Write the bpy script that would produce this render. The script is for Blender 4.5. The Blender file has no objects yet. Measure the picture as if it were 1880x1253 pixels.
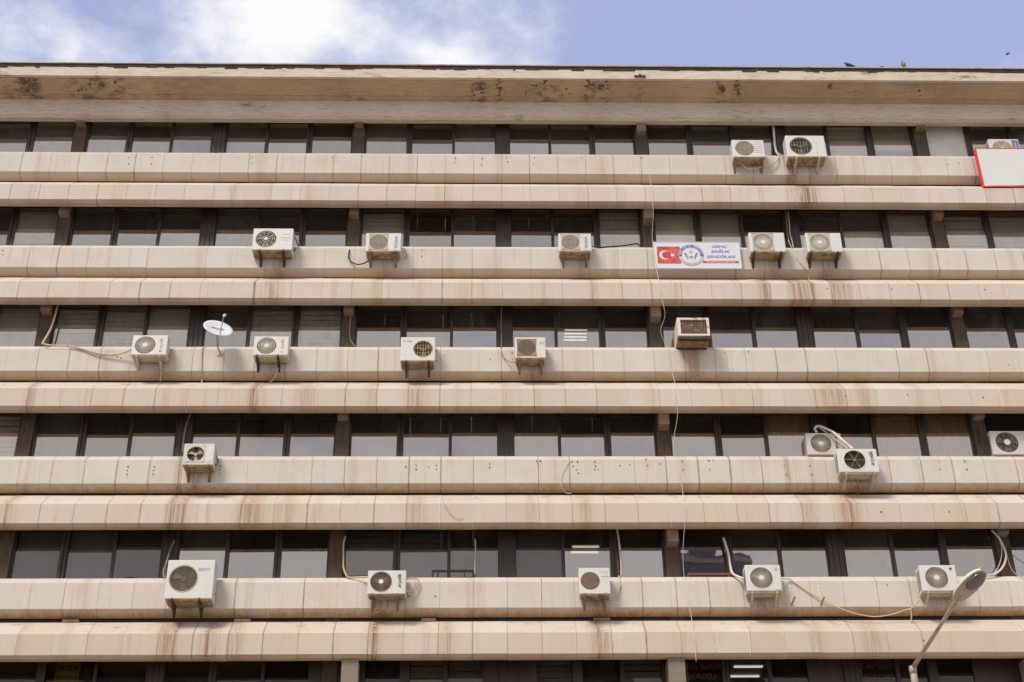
import bpy, bmesh, math, random
from mathutils import Vector, Matrix
random.seed(7)
S = bpy.context.scene
COL = S.collection
R = math.radians

# ------------------------------------------------------------------ camera
FPX, IW, IH = 2792.1, 1880.0, 1253.0
PITCH, YAW, ROLL = R(32.4645), R(1.7064), R(-0.8217)
CAMZ, DIST = 1.6, 30.0                      # eye height, distance to the facade plane y = 0
_f = Vector((math.sin(YAW)*math.cos(PITCH), math.cos(YAW)*math.cos(PITCH), math.sin(PITCH)))
_r0 = Vector((math.cos(YAW), -math.sin(YAW), 0)); _u0 = _r0.cross(_f)
CR = _r0*math.cos(ROLL) + _u0*math.sin(ROLL)
CU = -_r0*math.sin(ROLL) + _u0*math.cos(ROLL)
CF = _f
CAMPOS = Vector((0, -DIST, CAMZ))
cam = bpy.data.cameras.new('camera'); camo = bpy.data.objects.new('camera', cam); COL.objects.link(camo)
cam.sensor_width = 36; cam.lens = FPX/IW*36; cam.clip_end = 3000; cam.clip_start = 0.1
m = Matrix.Identity(4)
for i in range(3):
    m[i][0], m[i][1], m[i][2], m[i][3] = CR[i], CU[i], -CF[i], CAMPOS[i]
camo.matrix_world = m
S.camera = camo

def ray(px, py):
    return CR*(px-IW/2) + CU*(IH/2-py) + CF*FPX
def at(px, py, Y):
    """world point on the vertical plane y = Y measured at photo pixel px,py"""
    r = ray(px, py); t = (Y+DIST)/r.y
    return CAMPOS + r*t

# ------------------------------------------------------------------ world, sun, exposure
SUN_EL, SUN_AZ = R(51), R(-38)     # azimuth measured from the facade normal (-Y), negative = from the left
w = bpy.data.worlds.new('World'); S.world = w; w.use_nodes = True
nt = w.node_tree; nt.nodes.clear()
def N(t, typ, **kw):
    n = t.nodes.new(typ)
    for k, v in kw.items(): setattr(n, k, v)
    return n
def LK(t, a, b): t.links.new(a, b)
def mathn(t, op, a, b=None, c=None, clamp=False):
    n = N(t, 'ShaderNodeMath', operation=op); n.use_clamp = clamp
    for i, v in enumerate((a, b, c)):
        if v is None: continue
        if isinstance(v, (int, float)): n.inputs[i].default_value = v
        else: LK(t, v, n.inputs[i])
    return n.outputs[0]
def maprange(t, v, a, b, c=0.0, d=1.0, smooth=True):
    n = N(t, 'ShaderNodeMapRange'); n.interpolation_type = 'SMOOTHSTEP' if smooth else 'LINEAR'
    LK(t, v, n.inputs['Value'])
    for k, x in zip(('From Min', 'From Max', 'To Min', 'To Max'), (a, b, c, d)): n.inputs[k].default_value = x
    return n.outputs[0]
def mixc(t, fac, a, b, mode='MIX'):
    n = N(t, 'ShaderNodeMix', data_type='RGBA', blend_type=mode)
    for i, v in ((0, fac), (6, a), (7, b)):
        if isinstance(v, (int, float)): n.inputs[i].default_value = v
        elif isinstance(v, (tuple, list)): n.inputs[i].default_value = (*v[:3], 1)
        else: LK(t, v, n.inputs[i])
    return n.outputs[2]
sky = N(nt, 'ShaderNodeTexSky', sky_type='NISHITA'); sky.sun_disc = False
sky.sun_elevation = SUN_EL; sky.sun_rotation = math.pi + SUN_AZ; sky.air_density = 1.0; sky.dust_density = 2.0
tc = N(nt, 'ShaderNodeTexCoord')
# flat cloud layer: project direction on a plane overhead so clouds keep going all round
sep = N(nt, 'ShaderNodeSeparateXYZ'); LK(nt, tc.outputs['Generated'], sep.inputs[0])
den = mathn(nt, 'ADD', mathn(nt, 'MAXIMUM', sep.outputs[2], 0.0), 0.18)
cx = mathn(nt, 'DIVIDE', sep.outputs[0], den); cy = mathn(nt, 'DIVIDE', sep.outputs[1], den)
comb = N(nt, 'ShaderNodeCombineXYZ'); LK(nt, cx, comb.inputs[0]); LK(nt, cy, comb.inputs[1])
comb.inputs[2].default_value = 0.37
nz = N(nt, 'ShaderNodeTexNoise'); nz.inputs['Scale'].default_value = 7.5; nz.inputs['Detail'].default_value = 10; nz.inputs['Roughness'].default_value = 0.60
LK(nt, comb.outputs[0], nz.inputs['Vector'])
nz2 = N(nt, 'ShaderNodeTexNoise'); nz2.inputs['Scale'].default_value = 0.55; nz2.inputs['Detail'].default_value = 2
LK(nt, comb.outputs[0], nz2.inputs['Vector'])
def blob(px, py, rad):
    d = ray(px, py).normalized(); dd = max(d.z, 0)+0.18
    v = N(nt, 'ShaderNodeVectorMath', operation='DISTANCE'); LK(nt, comb.outputs[0], v.inputs[0])
    v.inputs[1].default_value = (d.x/dd, d.y/dd, 0.37)
    return maprange(nt, v.outputs['Value'], rad, 0.0)
BLOBS = [(430, 75, .13, .26), (500, 50, .13, .22), (330, 10, .08, .24), (560, 70, .09, .14), (350, 55, .05, -.14), (110, 55, .14, .22), (170, 60, .07, .14), (20, 90, .06, -.10), (740, 40, .16, .06), (980, 40, .2, .03), (1560, 60, .34, -.30), (1250, 95, .14, -.12), (245, 50, .065, -.5), (1000, 40, .3, .07)]
dens = mathn(nt, 'ADD', mathn(nt, 'MULTIPLY', mathn(nt, 'SUBTRACT', nz.outputs['Fac'], .5), 2.1), .46)
for a, b, c, e in BLOBS: dens = mathn(nt, 'ADD', dens, mathn(nt, 'MULTIPLY', blob(a, b, c), e))
# the deck thickens gradually towards the south (behind the viewer)
south = maprange(nt, sep.outputs[1], 0.55, -0.45, 0.0, 0.62)
dens = mathn(nt, 'ADD', dens, south)
dens = mathn(nt, 'ADD', dens, mathn(nt, 'MULTIPLY', mathn(nt, 'SUBTRACT', nz2.outputs['Fac'], 0.5), 0.12))
cov = maprange(nt, dens, 0.36, 1.12)
CLOUD = (8.3, 8.2, 8.4)
veil = mixc(nt, 0.42, sky.outputs[0], (6.2, 6.8, 10.5))
skyc = mixc(nt, cov, veil, CLOUD)
bg = N(nt, 'ShaderNodeBackground'); bg.inputs['Strength'].default_value = 0.088
LK(nt, skyc, bg.inputs['Color'])
wo = N(nt, 'ShaderNodeOutputWorld'); LK(nt, bg.outputs[0], wo.inputs[0])

sl = bpy.data.lights.new('sun', 'SUN'); sl.energy = 2.5; sl.angle = R(17); sl.color = (1.0, 0.92, 0.80)
so = bpy.data.objects.new('sun', sl); COL.objects.link(so)
sd = Vector((math.sin(SUN_AZ)*math.cos(SUN_EL), -math.cos(SUN_AZ)*math.cos(SUN_EL), math.sin(SUN_EL)))
so.rotation_euler = sd.to_track_quat('Z', 'Y').to_euler(); so.location = (0, -20, 60)

vs = S.view_settings
vs.view_transform = 'Standard'; vs.look = 'None'; vs.gamma = 1.0; vs.use_curve_mapping = False
vs.exposure = 0.46

# ------------------------------------------------------------------ materials
def lin(r, g, b):
    f = lambda c: c/12.92 if c <= .04045 else ((c+.055)/1.055)**2.4
    return (f(r/255), f(g/255), f(b/255))
def base(name, col, rough=.7, metal=0, spec=.4):
    M = bpy.data.materials.new(name); M.use_nodes = True
    b = M.node_tree.nodes['Principled BSDF']
    b.inputs['Base Color'].default_value = (*col, 1); b.inputs['Roughness'].default_value = rough
    b.inputs['Metallic'].default_value = metal; b.inputs['Specular IOR Level'].default_value = spec
    return M, M.node_tree, b
def noise(t, vec, scale, detail=4, rough=.55, mult=None):
    if mult:
        mp = N(t, 'ShaderNodeMapping'); mp.inputs['Scale'].default_value = mult; LK(t, vec, mp.inputs[0]); vec = mp.outputs[0]
    n = N(t, 'ShaderNodeTexNoise'); n.inputs['Scale'].default_value = scale; n.inputs['Detail'].default_value = detail
    n.inputs['Roughness'].default_value = rough; LK(t, vec, n.inputs['Vector'])
    return n.outputs['Fac']
def worldpos(t):
    return N(t, 'ShaderNodeNewGeometry').outputs['Position']
def attr(t, name):
    return N(t, 'ShaderNodeAttribute', attribute_type='OBJECT', attribute_name=name).outputs['Fac']
def bump(t, b, h, strength=.3, dist=.01):
    n = N(t, 'ShaderNodeBump'); n.inputs['Strength'].default_value = strength; n.inputs['Distance'].default_value = dist
    LK(t, h, n.inputs['Height']); LK(t, n.outputs[0], b.inputs['Normal'])
def worn(name, col, col2, rough=.7, scale=6, lo=.45, hi=.75, metal=0, mult=None, bmp=.15, spec=.4):
    """a colour with patches of a second colour (dirt, rust, wear) from world-space noise"""
    M, t, b = base(name, col, rough, metal, spec)
    f = maprange(t, noise(t, worldpos(t), scale, 6, .62, mult), lo, hi)
    c = mixc(t, f, col, col2); LK(t, c, b.inputs['Base Color'])
    if bmp: bump(t, b, noise(t, worldpos(t), scale*8, 3), bmp, .004)
    return M

def precast(name):
    M, t, b = base(name, (.5, .43, .37), .82, 0, .25)
    oc = N(t, 'ShaderNodeTexCoord').outputs['Object']
    sx = N(t, 'ShaderNodeSeparateXYZ'); LK(t, oc, sx.inputs[0]); lx, ly, lz = sx.outputs
    P = worldpos(t)
    rnd = N(t, 'ShaderNodeObjectInfo').outputs['Random']
    c = mixc(t, rnd, (.566, .530, .492), (.530, .496, .462))
    c = mixc(t, maprange(t, noise(t, P, 1.1, 3), .35, .7), c, (.520, .472, .418))
    # faint vertical rain streaking
    st = maprange(t, noise(t, P, 1.0, 5, .6, (9, 9, .35)), .5, .78)
    c = mixc(t, mathn(t, 'MULTIPLY', st, maprange(t, noise(t, P, .45, 3), .38, .66, .12, .75)), c, (.44, .31, .20))
    fine = noise(t, P, 60, 3)
    c = mixc(t, mathn(t, 'MULTIPLY', maprange(t, fine, .4, .8), .22), c, (.42, .34, .27))
    # ribs cast in the face
    wv = N(t, 'ShaderNodeTexWave', wave_type='BANDS', bands_direction='X'); wv.inputs['Scale'].default_value = 7.4
    wv.inputs['Distortion'].default_value = .5; wv.inputs['Detail'].default_value = 1.5
    LK(t, oc, wv.inputs['Vector']); rib = wv.outputs['Fac']
    ribn = mathn(t, 'MULTIPLY', mathn(t, 'SUBTRACT', 1.0, rib), maprange(t, noise(t, P, 3.1, 3, .6, (1, 1, .6)), .35, .7, .02, .15))
    c = mixc(t, ribn, c, (.30, .20, .13))
    # ochre tone on the lowest moulding, with a deeper brown scaled per row
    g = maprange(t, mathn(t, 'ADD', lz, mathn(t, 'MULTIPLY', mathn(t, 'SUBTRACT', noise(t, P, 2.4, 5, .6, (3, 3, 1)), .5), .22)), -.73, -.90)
    g2 = mathn(t, 'MULTIPLY', g, attr(t, 'foot_brown'))
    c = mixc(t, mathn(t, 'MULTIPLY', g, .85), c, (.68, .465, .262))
    # darker brown underside of the lower band (its profile ends at -0.505) and soot on its upper slope
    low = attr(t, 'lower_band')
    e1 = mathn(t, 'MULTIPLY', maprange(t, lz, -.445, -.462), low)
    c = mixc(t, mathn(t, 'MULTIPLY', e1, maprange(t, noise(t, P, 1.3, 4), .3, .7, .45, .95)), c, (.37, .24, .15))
    e2 = mathn(t, 'MULTIPLY', maprange(t, lz, .02, .30), low)
    c = mixc(t, mathn(t, 'MULTIPLY', e2, maprange(t, noise(t, P, 1.0, 7, .7, (2.2, 2.2, 5)), .52, .66, 0, .8)), c, (.30, .205, .135))
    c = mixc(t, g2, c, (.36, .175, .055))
    c = mixc(t, attr(t, 'panel_tone'), c, (.43, .33, .255))  # browner tone per panel, deeper on lintel bands and towards the lower rows
    # joints: dark or pale filler by panel
    ax = mathn(t, 'ABSOLUTE', lx)
    jn = maprange(t, mathn(t, 'ADD', ax, mathn(t, 'MULTIPLY', mathn(t, 'SUBTRACT', noise(t, P, 5, 4), .5), .035)), .325, .352)
    jd = attr(t, 'joint_dirt')
    c = mixc(t, mathn(t, 'MULTIPLY', jn, jd), c, (.20, .13, .085))
    c = mixc(t, mathn(t, 'MULTIPLY', maprange(t, mathn(t, 'ADD', lx, mathn(t, 'MULTIPLY', mathn(t, 'SUBTRACT', noise(t, P, 7, 4), .5), .02)), .338, .35), attr(t, 'joint_pale')), c, (.72, .68, .62))
    # water stains below leaks
    def gauss(sxn, swn, san, colr):
        nonlocal c
        d = mathn(t, 'DIVIDE', mathn(t, 'SUBTRACT', lx, attr(t, sxn)), mathn(t, 'MAXIMUM', attr(t, swn), .001))
        d = mathn(t, 'ADD', d, mathn(t, 'MULTIPLY', mathn(t, 'SUBTRACT', noise(t, P, 1.4, 4, .6, (2, 2, 1)), .5), .9))
        gg = mathn(t, 'POWER', 2.718, mathn(t, 'MULTIPLY', mathn(t, 'MULTIPLY', d, d), -1.0))
        gg = mathn(t, 'MULTIPLY', mathn(t, 'MULTIPLY', gg, attr(t, san)), maprange(t, noise(t, P, 1.0, 5, .65, (24, 24, .8)), .36, .60, .22, 1.1))
        c = mixc(t, mathn(t, 'MINIMUM', gg, .92), c, colr)
    gauss('stain_x', 'stain_w', 'stain_a', (.27, .16, .09))
    gauss('streak_x', 'streak_w', 'streak_a', (.15, .085, .055))
    LK(t, c, b.inputs['Base Color'])
    h = mathn(t, 'ADD', mathn(t, 'MULTIPLY', rib, .6), mathn(t, 'MULTIPLY', fine, .5))
    bump(t, b, h, .22, .005)
    return M
M_precast = precast('precast_concrete')

def roofconc(name, ca, cb, soil=1.0):
    M, t, b = base(name, ca, .9, 0, .2)
    P = worldpos(t)
    c = mixc(t, maprange(t, noise(t, P, .8, 4), .3, .7), ca, cb)
    bd = noise(t, P, 1.0, 6, .7, (3.2, 44, 44))
    c = mixc(t, maprange(t, bd, .46, .70, 0, .62), c, (.22, .145, .095))
    # spalled / sooty patches
    sp = noise(t, P, 1.0, 7, .68, (.75, 1.8, 1.8))
    c = mixc(t, maprange(t, sp, .60, .70, 0, .75), c, (.13, .085, .062))
    sx = N(t, 'ShaderNodeSeparateXYZ'); LK(t, P, sx.inputs[0])
    acc = None
    for px_, wd_, am_ in ((40, .5, 1), (60, .25, 1), (160, .5, .9), (215, .4, .8), (880, .25, .9), (917, .14, .9), (1000, .45, .8), (1085, .22, .9), (1108, .2, .7), (1175, .25, .6), (1325, .18, .9), (1355, .16, .8), (330, 1.0, .25), (1690, .8, .35), (620, 1.2, .2)):
        xx_ = at(px_, 165, -.7).x; d_ = mathn(t, 'DIVIDE', mathn(t, 'SUBTRACT', sx.outputs[0], xx_), wd_)
        g_ = mathn(t, 'MULTIPLY', mathn(t, 'POWER', 2.718, mathn(t, 'MULTIPLY', mathn(t, 'MULTIPLY', d_, d_), -1.0)), am_)
        acc = g_ if acc is None else mathn(t, 'MAXIMUM', acc, g_)
    gr = noise(t, P, 1.0, 8, .72, (3.0, 5, 5))
    c = mixc(t, mathn(t, 'MULTIPLY', acc, maprange(t, gr, .44, .60, 0, .9*soil)), c, (.115, .075, .052))
    c = mixc(t, mathn(t, 'MULTIPLY', acc, maprange(t, noise(t, P, 1.0, 6, .7, (9, 12, 12)), .60, .66, 0, .55*soil)), c, (.62, .50, .39))
    LK(t, c, b.inputs['Base Color'])
    h = mathn(t, 'ADD', bd, mathn(t, 'MULTIPLY', maprange(t, sp, .60, .66), -1.2))
    bump(t, b, h, .5, .012)
    return M
M_roof = roofconc('board_marked_concrete', (.56, .50, .425), (.50, .44, .365), .12)
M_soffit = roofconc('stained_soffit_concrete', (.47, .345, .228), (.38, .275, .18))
M_capdark = worn('bitumen_edge', (.022, .016, .013), (.06, .045, .035), .9, 3)
M_cap = worn('roof_flashing', (.36, .31, .28), (.22, .17, .14), .6, 4)
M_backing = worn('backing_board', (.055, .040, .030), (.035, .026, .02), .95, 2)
M_metal = worn('brown_anodised_metal', (.034, .022, .0185), (.050, .034, .028), .45, 2, mult=(3, 3, .5), bmp=0)
M_colbrown = worn('brown_column_render', (.075, .048, .033), (.036, .024, .018), .8, 3, mult=(6, 6, 1.2))
M_pier = worn('pier_render', (.20, .165, .13), (.14, .11, .085), .85, 2)
M_corbel = worn('corbel_concrete', (.21, .145, .098), (.12, .08, .052), .9, 5)
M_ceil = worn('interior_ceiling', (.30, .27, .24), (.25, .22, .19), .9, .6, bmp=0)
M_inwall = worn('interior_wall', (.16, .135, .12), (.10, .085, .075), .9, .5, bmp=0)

def glassmat():
    M = bpy.data.materials.new('tinted_glass'); M.use_nodes = True; t = M.node_tree; t.nodes.clear()
    P = worldpos(t)
    tr = N(t, 'ShaderNodeBsdfTransparent'); LK(t, mixc(t, attr(t, 'clear'), (.20, .19, .18), (.95, .94, .92)), tr.inputs[0])
    gl = N(t, 'ShaderNodeBsdfGlossy'); gl.inputs['Roughness'].default_value = 0.012
    gl.inputs['Color'].default_value = (1.0, .94, .90, 1)
    bp = N(t, 'ShaderNodeBump'); bp.inputs['Strength'].default_value = .05; bp.inputs['Distance'].default_value = .02
    LK(t, noise(t, P, 1.6, 1), bp.inputs['Height']); LK(t, bp.outputs[0], gl.inputs['Normal'])
    mx = N(t, 'ShaderNodeMixShader'); LK(t, attr(t, 'mirror'), mx.inputs[0])
    LK(t, tr.outputs[0], mx.inputs[1]); LK(t, gl.outputs[0], mx.inputs[2])
    # thin film of dust on the panes
    df = N(t, 'ShaderNodeBsdfDiffuse'); df.inputs['Color'].default_value = (.36, .34, .33, 1)
    mx2 = N(t, 'ShaderNodeMixShader')
    LK(t, mathn(t, 'MULTIPLY', maprange(t, noise(t, P, 1.0, 5, .6, (4, 4, 1.2)), .3, .8, .25, 1.0), attr(t, 'dust')), mx2.inputs[0])
    LK(t, mx.outputs[0], mx2.inputs[1]); LK(t, df.outputs[0], mx2.inputs[2])
    o = N(t, 'ShaderNodeOutputMaterial'); LK(t, mx2.outputs[0], o.inputs[0])
    return M
M_glass = glassmat()
M_whitepanel = worn('white_infill', (.60, .57, .53), (.52, .48, .43), .6, 2, bmp=0)
M_blind = worn('blind_cloth', (.40, .375, .34), (.32, .30, .27), .85, 2, bmp=0)
M_blinddark = worn('grey_shutter', (.13, .115, .10), (.10, .085, .075), .85, 2, bmp=0)
M_blindblue = worn('blue_blind', (.17, .175, .21), (.13, .135, .165), .85, 2, bmp=0)
M_curtain = worn('brown_curtain', (.26, .155, .065), (.19, .11, .045), .9, 3, mult=(6, 6, .5), bmp=0)
def paint(name, col, dirt=(.36, .26, .17), amt=.5):
    M, t, b = base(name, col, .42, 0, .45)
    P = worldpos(t)
    f = maprange(t, noise(t, P, 2.2, 6, .65, (3, 3, .8)), .5, .85, 0, amt)
    LK(t, mixc(t, f, col, dirt), b.inputs['Base Color'])
    return M
M_white = paint('white_enamel', (.56, .55, .53), amt=.36)
M_cream = paint('aged_enamel', (.50, .475, .435), amt=.55)
M_old = worn('peeling_enamel', (.58, .52, .45), (.22, .10, .05), .7, 5, .56, .66)
M_pan = worn('rusty_base_pan', (.33, .235, .13), (.13, .070, .032), .8, 7, .42, .7)
M_pan2 = worn('olive_base_pan', (.44, .385, .29), (.26, .20, .13), .75, 5)
M_brk_dark = worn('black_bracket', (.040, .026, .018), (.10, .055, .028), .7, 9)
M_brk_rust = worn('rusty_bracket', (.23, .14, .070), (.07, .038, .020), .8, 9)
M_brk_pale = worn('galvanised_bracket', (.50, .41, .30), (.30, .20, .12), .6, 6)
M_grille = base('beige_grille', (.64, .575, .49), .5)[0]
M_grille_w = base('white_grille', (.62, .60, .57), .45)[0]
M_grille_br = worn('rusty_grille', (.28, .20, .135), (.17, .105, .06), .7, 12)
M_wire = base('grille_wire', (.34, .28, .22), .5, .3)[0]
M_mesh = worn('dusty_mesh', (.44, .385, .32), (.33, .26, .19), .8, 8)
M_meshbr = worn('brown_coil_mesh', (.20, .165, .15), (.30, .18, .07), .7, 5, .42, .6)
M_recess = base('fan_recess', (.035, .024, .018), .8)[0]
M_blade = base('fan_blade', (.11, .085, .062), .5)[0]
M_blade_y = base('yellowed_blade', (.42, .32, .17), .5)[0]
M_blade_dk = base('dark_blade', (.055, .042, .034), .5)[0]
M_grey2 = base('faded_blue_print', (.30, .38, .52), .6)[0]
M_hub = base('fan_hub', (.62, .60, .57), .5)[0]
M_bluegrey = base('label_blue', (.10, .18, .27), .5)[0]
M_velblue = base('ink_blue', (.06, .16, .42), .6)[0]
M_navy = base('ink_navy', (.085, .095, .30), .6)[0]
M_black = base('ink_black', (.025, .022, .022), .6)[0]
M_red = base('ink_red', (.60, .055, .055), .55)[0]
M_pink = base('faded_red_print', (.62, .36, .35), .6)[0]
M_grey = base('ink_grey', (.36, .36, .38), .6)[0]
M_teal = base('teal_sticker', (.30, .47, .45), .6)[0]
M_flag = worn('flag_red', (.55, .085, .062), (.30, .034, .028), .6, 4, .42, .62, mult=(1, 1, 3), bmp=0)
M_banner = paint('banner_white', (.56, .58, .65), (.55, .52, .50), .3)
M_signwhite = paint('sign_white', (.56, .56, .565), (.5, .48, .46), .4)
M_signred = base('sign_red', (.62, .045, .030), .45)[0]
M_brownred = base('window_lettering_red', (.07, .016, .012), .6)[0]
M_yellow = base('poster_yellow', (.62, .44, .02), .7)[0]
M_rubber = base('black_insulation', (.022, .018, .016), .7)[0]
M_beige = worn('beige_pipe_wrap', (.52, .40, .28), (.40, .27, .17), .7, 9)
M_pinkpipe = worn('pinkish_pipe_wrap', (.55, .44, .38), (.36, .25, .19), .7, 9)
M_whitepipe = worn('white_pipe_wrap', (.62, .58, .52), (.48, .40, .31), .6, 9)
M_dkpipe = worn('brown_pipe_wrap', (.22, .155, .11), (.12, .08, .055), .75, 8)
M_hose = base('yellowed_hose', (.56, .42, .22), .55)[0]
M_cable = base('pale_cable', (.60, .53, .46), .6)[0]
M_thinwire = base('grey_wire', (.20, .16, .14), .6)[0]
M_dish = paint('dish_white', (.56, .58, .62), (.5, .46, .42), .3)
M_galv = worn('weathered_galvanised', (.34, .28, .21), (.20, .14, .09), .5, 9)
M_pole = worn('lamp_pole_grey', (.36, .30, .25), (.24, .17, .12), .5, 6)
M_lamphead = worn('lamp_housing', (.60, .56, .50), (.46, .40, .33), .45, 5)
M_lampunder = worn('lamp_underside', (.40, .33, .25), (.30, .23, .16), .6, 6)
M_lampglass, _t, _b = base('lamp_lens', (.10, .085, .075), .12, 0, .6)
M_ironred = base('red_oxide_iron', (.22, .055, .035), .7)[0]
M_irondark = base('dark_iron', (.018, .013, .012), .6)[0]
M_bird = base('dark_plumage', (.035, .033, .038), .7)[0]
M_birdg = base('grey_plumage', (.16, .14, .145), .7)[0]
M_rail = base('twig', (.09, .06, .05), .8)[0]
M_hole = base('bolt_hole', (.045, .028, .020), .9)[0]
def emit(name, col, st):
    M = bpy.data.materials.new(name); M.use_nodes = True; t = M.node_tree; t.nodes.clear()
    e = N(t, 'ShaderNodeEmission'); e.inputs[0].default_value = (*col, 1); e.inputs[1].default_value = st
    o = N(t, 'ShaderNodeOutputMaterial'); LK(t, e.outputs[0], o.inputs[0]); return M
M_tube = emit('lit_tube', (1.0, .96, .82), 1.15)
M_tubedim = emit('lit_panel', (1.0, .97, .90), .8)
M_ground = worn('street_paving', (.47, .40, .32), (.38, .32, .26), .9, .7, .4, .7, bmp=.2)
M_pave = worn('pavement_slabs', (.50, .43, .35), (.42, .35, .29), .9, 1.2)
M_kerb = worn('kerb_stone', (.40, .36, .32), (.30, .26, .22), .85, 3)
M_asph = worn('asphalt', (.14, .125, .11), (.11, .10, .09), .9, 2)
M_tower = worn('tower_render', (.20, .21, .235), (.15, .155, .17), .85, .6)
M_towerwin = base('tower_window', (.05, .055, .065), .15)[0]
M_lower = worn('lower_wall_render', (.46, .39, .32), (.38, .31, .25), .85, 1.5)

# ------------------------------------------------------------------ mesh helpers
def link(name, me, mat, parent=None, loc=None):
    o = bpy.data.objects.new(name, me); COL.objects.link(o)
    if mat is not None and len(me.materials) == 0: me.materials.append(mat)
    if parent is not None: o.parent = parent
    if loc is not None: o.location = loc
    return o
def tag(o, label, cat, group=None):
    o['label'] = label; o['category'] = cat
    if group: o['group'] = group
    return o
def empty(name, loc, label, cat, group=None):
    o = bpy.data.objects.new(name, None); COL.objects.link(o); o.location = loc; o.empty_display_size = .2
    return tag(o, label, cat, group)
class MB:
    def __init__(s): s.v = []; s.f = []
    def box(s, x0, x1, y0, y1, z0, z1):
        b = len(s.v)
        s.v += [(x0,y0,z0),(x1,y0,z0),(x1,y1,z0),(x0,y1,z0),(x0,y0,z1),(x1,y0,z1),(x1,y1,z1),(x0,y1,z1)]
        s.f += [tuple(b+i for i in q) for q in ((0,3,2,1),(4,5,6,7),(0,1,5,4),(1,2,6,5),(2,3,7,6),(3,0,4,7))]
        return s
    def bar(s, a, b, wx, wy):
        """square bar between two points"""
        a, b = Vector(a), Vector(b); d = (b-a).normalized()
        ref = Vector((0,0,1)) if abs(d.z) < .9 else Vector((1,0,0))
        p = d.cross(ref).normalized(); q = p.cross(d).normalized()
        k = len(s.v)
        for c in (a, b):
            for i, j in ((-1,-1),(1,-1),(1,1),(-1,1)): s.v.append(tuple(c + p*i*wx/2 + q*j*wy/2))
        s.f += [tuple(k+i for i in qd) for qd in ((3,2,1,0),(4,5,6,7),(0,1,5,4),(1,2,6,5),(2,3,7,6),(3,0,4,7))]
        return s
    def tube(s, pts, rad, n=8, caps=True):
        pts = [Vector(p) for p in pts]; k0 = len(s.v); prev = None
        rads = rad if isinstance(rad, (list, tuple)) else [rad]*len(pts)
        for i, p in enumerate(pts):
            d = (pts[min(i+1, len(pts)-1)] - pts[max(i-1, 0)]).normalized()
            if prev is None:
                ref = Vector((0,0,1)) if abs(d.z) < .9 else Vector((1,0,0)); u = d.cross(ref).normalized()
            else:
                u = (prev - d*prev.dot(d)); u = u.normalized() if u.length > 1e-6 else d.orthogonal().normalized()
            prev = u; v = d.cross(u)
            for j in range(n):
                a = 2*math.pi*j/n; s.v.append(tuple(p + (u*math.cos(a)+v*math.sin(a))*rads[i]))
        for i in range(len(pts)-1):
            for j in range(n):
                a = k0+i*n+j; b = k0+i*n+(j+1) % n
                s.f.append((a, a+n, b+n, b)[::-1])
        if caps:
            s.f.append(tuple(k0+j for j in range(n))); s.f.append(tuple(k0+(len(pts)-1)*n+j for j in range(n))[::-1])
        return s
    def prism(s, poly, x0, x1):
        """poly of (y,z), extruded along x"""
        k = len(s.v); n = len(poly)
        s.v += [(x0, y, z) for y, z in poly] + [(x1, y, z) for y, z in poly]
        for i in range(n):
            j = (i+1) % n; s.f.append((k+i, k+j, k+n+j, k+n+i))
        s.f.append(tuple(k+i for i in range(n))[::-1]); s.f.append(tuple(k+n+i for i in range(n)))
        return s
    def disc(s, c, r, y0, y1, n=24, rz=None):
        """short cylinder, axis along y"""
        k = len(s.v); rz = rz or r
        for y in (y0, y1):
            for i in range(n):
                a = 2*math.pi*i/n; s.v.append((c[0]+r*math.cos(a), y, c[1]+rz*math.sin(a)))
        for i in range(n): s.f.append((k+i, k+(i+1) % n, k+n+(i+1) % n, k+n+i))
        s.f.append(tuple(k+i for i in range(n))[::-1]); s.f.append(tuple(k+n+i for i in range(n)))
        return s
    def ring(s, c, r0, r1, y0, y1, n=28):
        k = len(s.v)
        for r, y in ((r0, y0), (r1, y0), (r1, y1), (r0, y1)):
            for i in range(n):
                a = 2*math.pi*i/n; s.v.append((c[0]+r*math.cos(a), y, c[1]+r*math.sin(a)))
        for q in range(4):
            for i in range(n):
                a = k+q*n; b = k+((q+1) % 4)*n; s.f.append((a+i, b+i, b+(i+1) % n, a+(i+1) % n))
        return s
    def mesh(s, name, smooth=False):
        me = bpy.data.meshes.new(name); me.from_pydata(s.v, [], s.f)
        bm = bmesh.new(); bm.from_mesh(me); bmesh.ops.recalc_face_normals(bm, faces=bm.faces); bm.to_mesh(me); bm.free()
        if smooth:
            for p in me.polygons: p.use_smooth = True
        me.update(); return me
    def build(s, name, mat, parent=None, loc=None, smooth=False):
        return link(name, s.mesh(name, smooth), mat, parent, loc)
def spline(pts, n=8):
    """Catmull-Rom through points"""
    P = [Vector(p) for p in pts]; out = []
    if len(P) < 3:
        return P
    for i in range(len(P)-1):
        p0, p1, p2, p3 = P[max(i-1, 0)], P[i], P[i+1], P[min(i+2, len(P)-1)]
        for j in range(n):
            t = j/n
            out.append(.5*((2*p1) + (p2-p0)*t + (2*p0-5*p1+4*p2-p3)*t*t + (3*p1-p0-3*p2+p3)*t**3))
    out.append(P[-1]); return out
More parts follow.
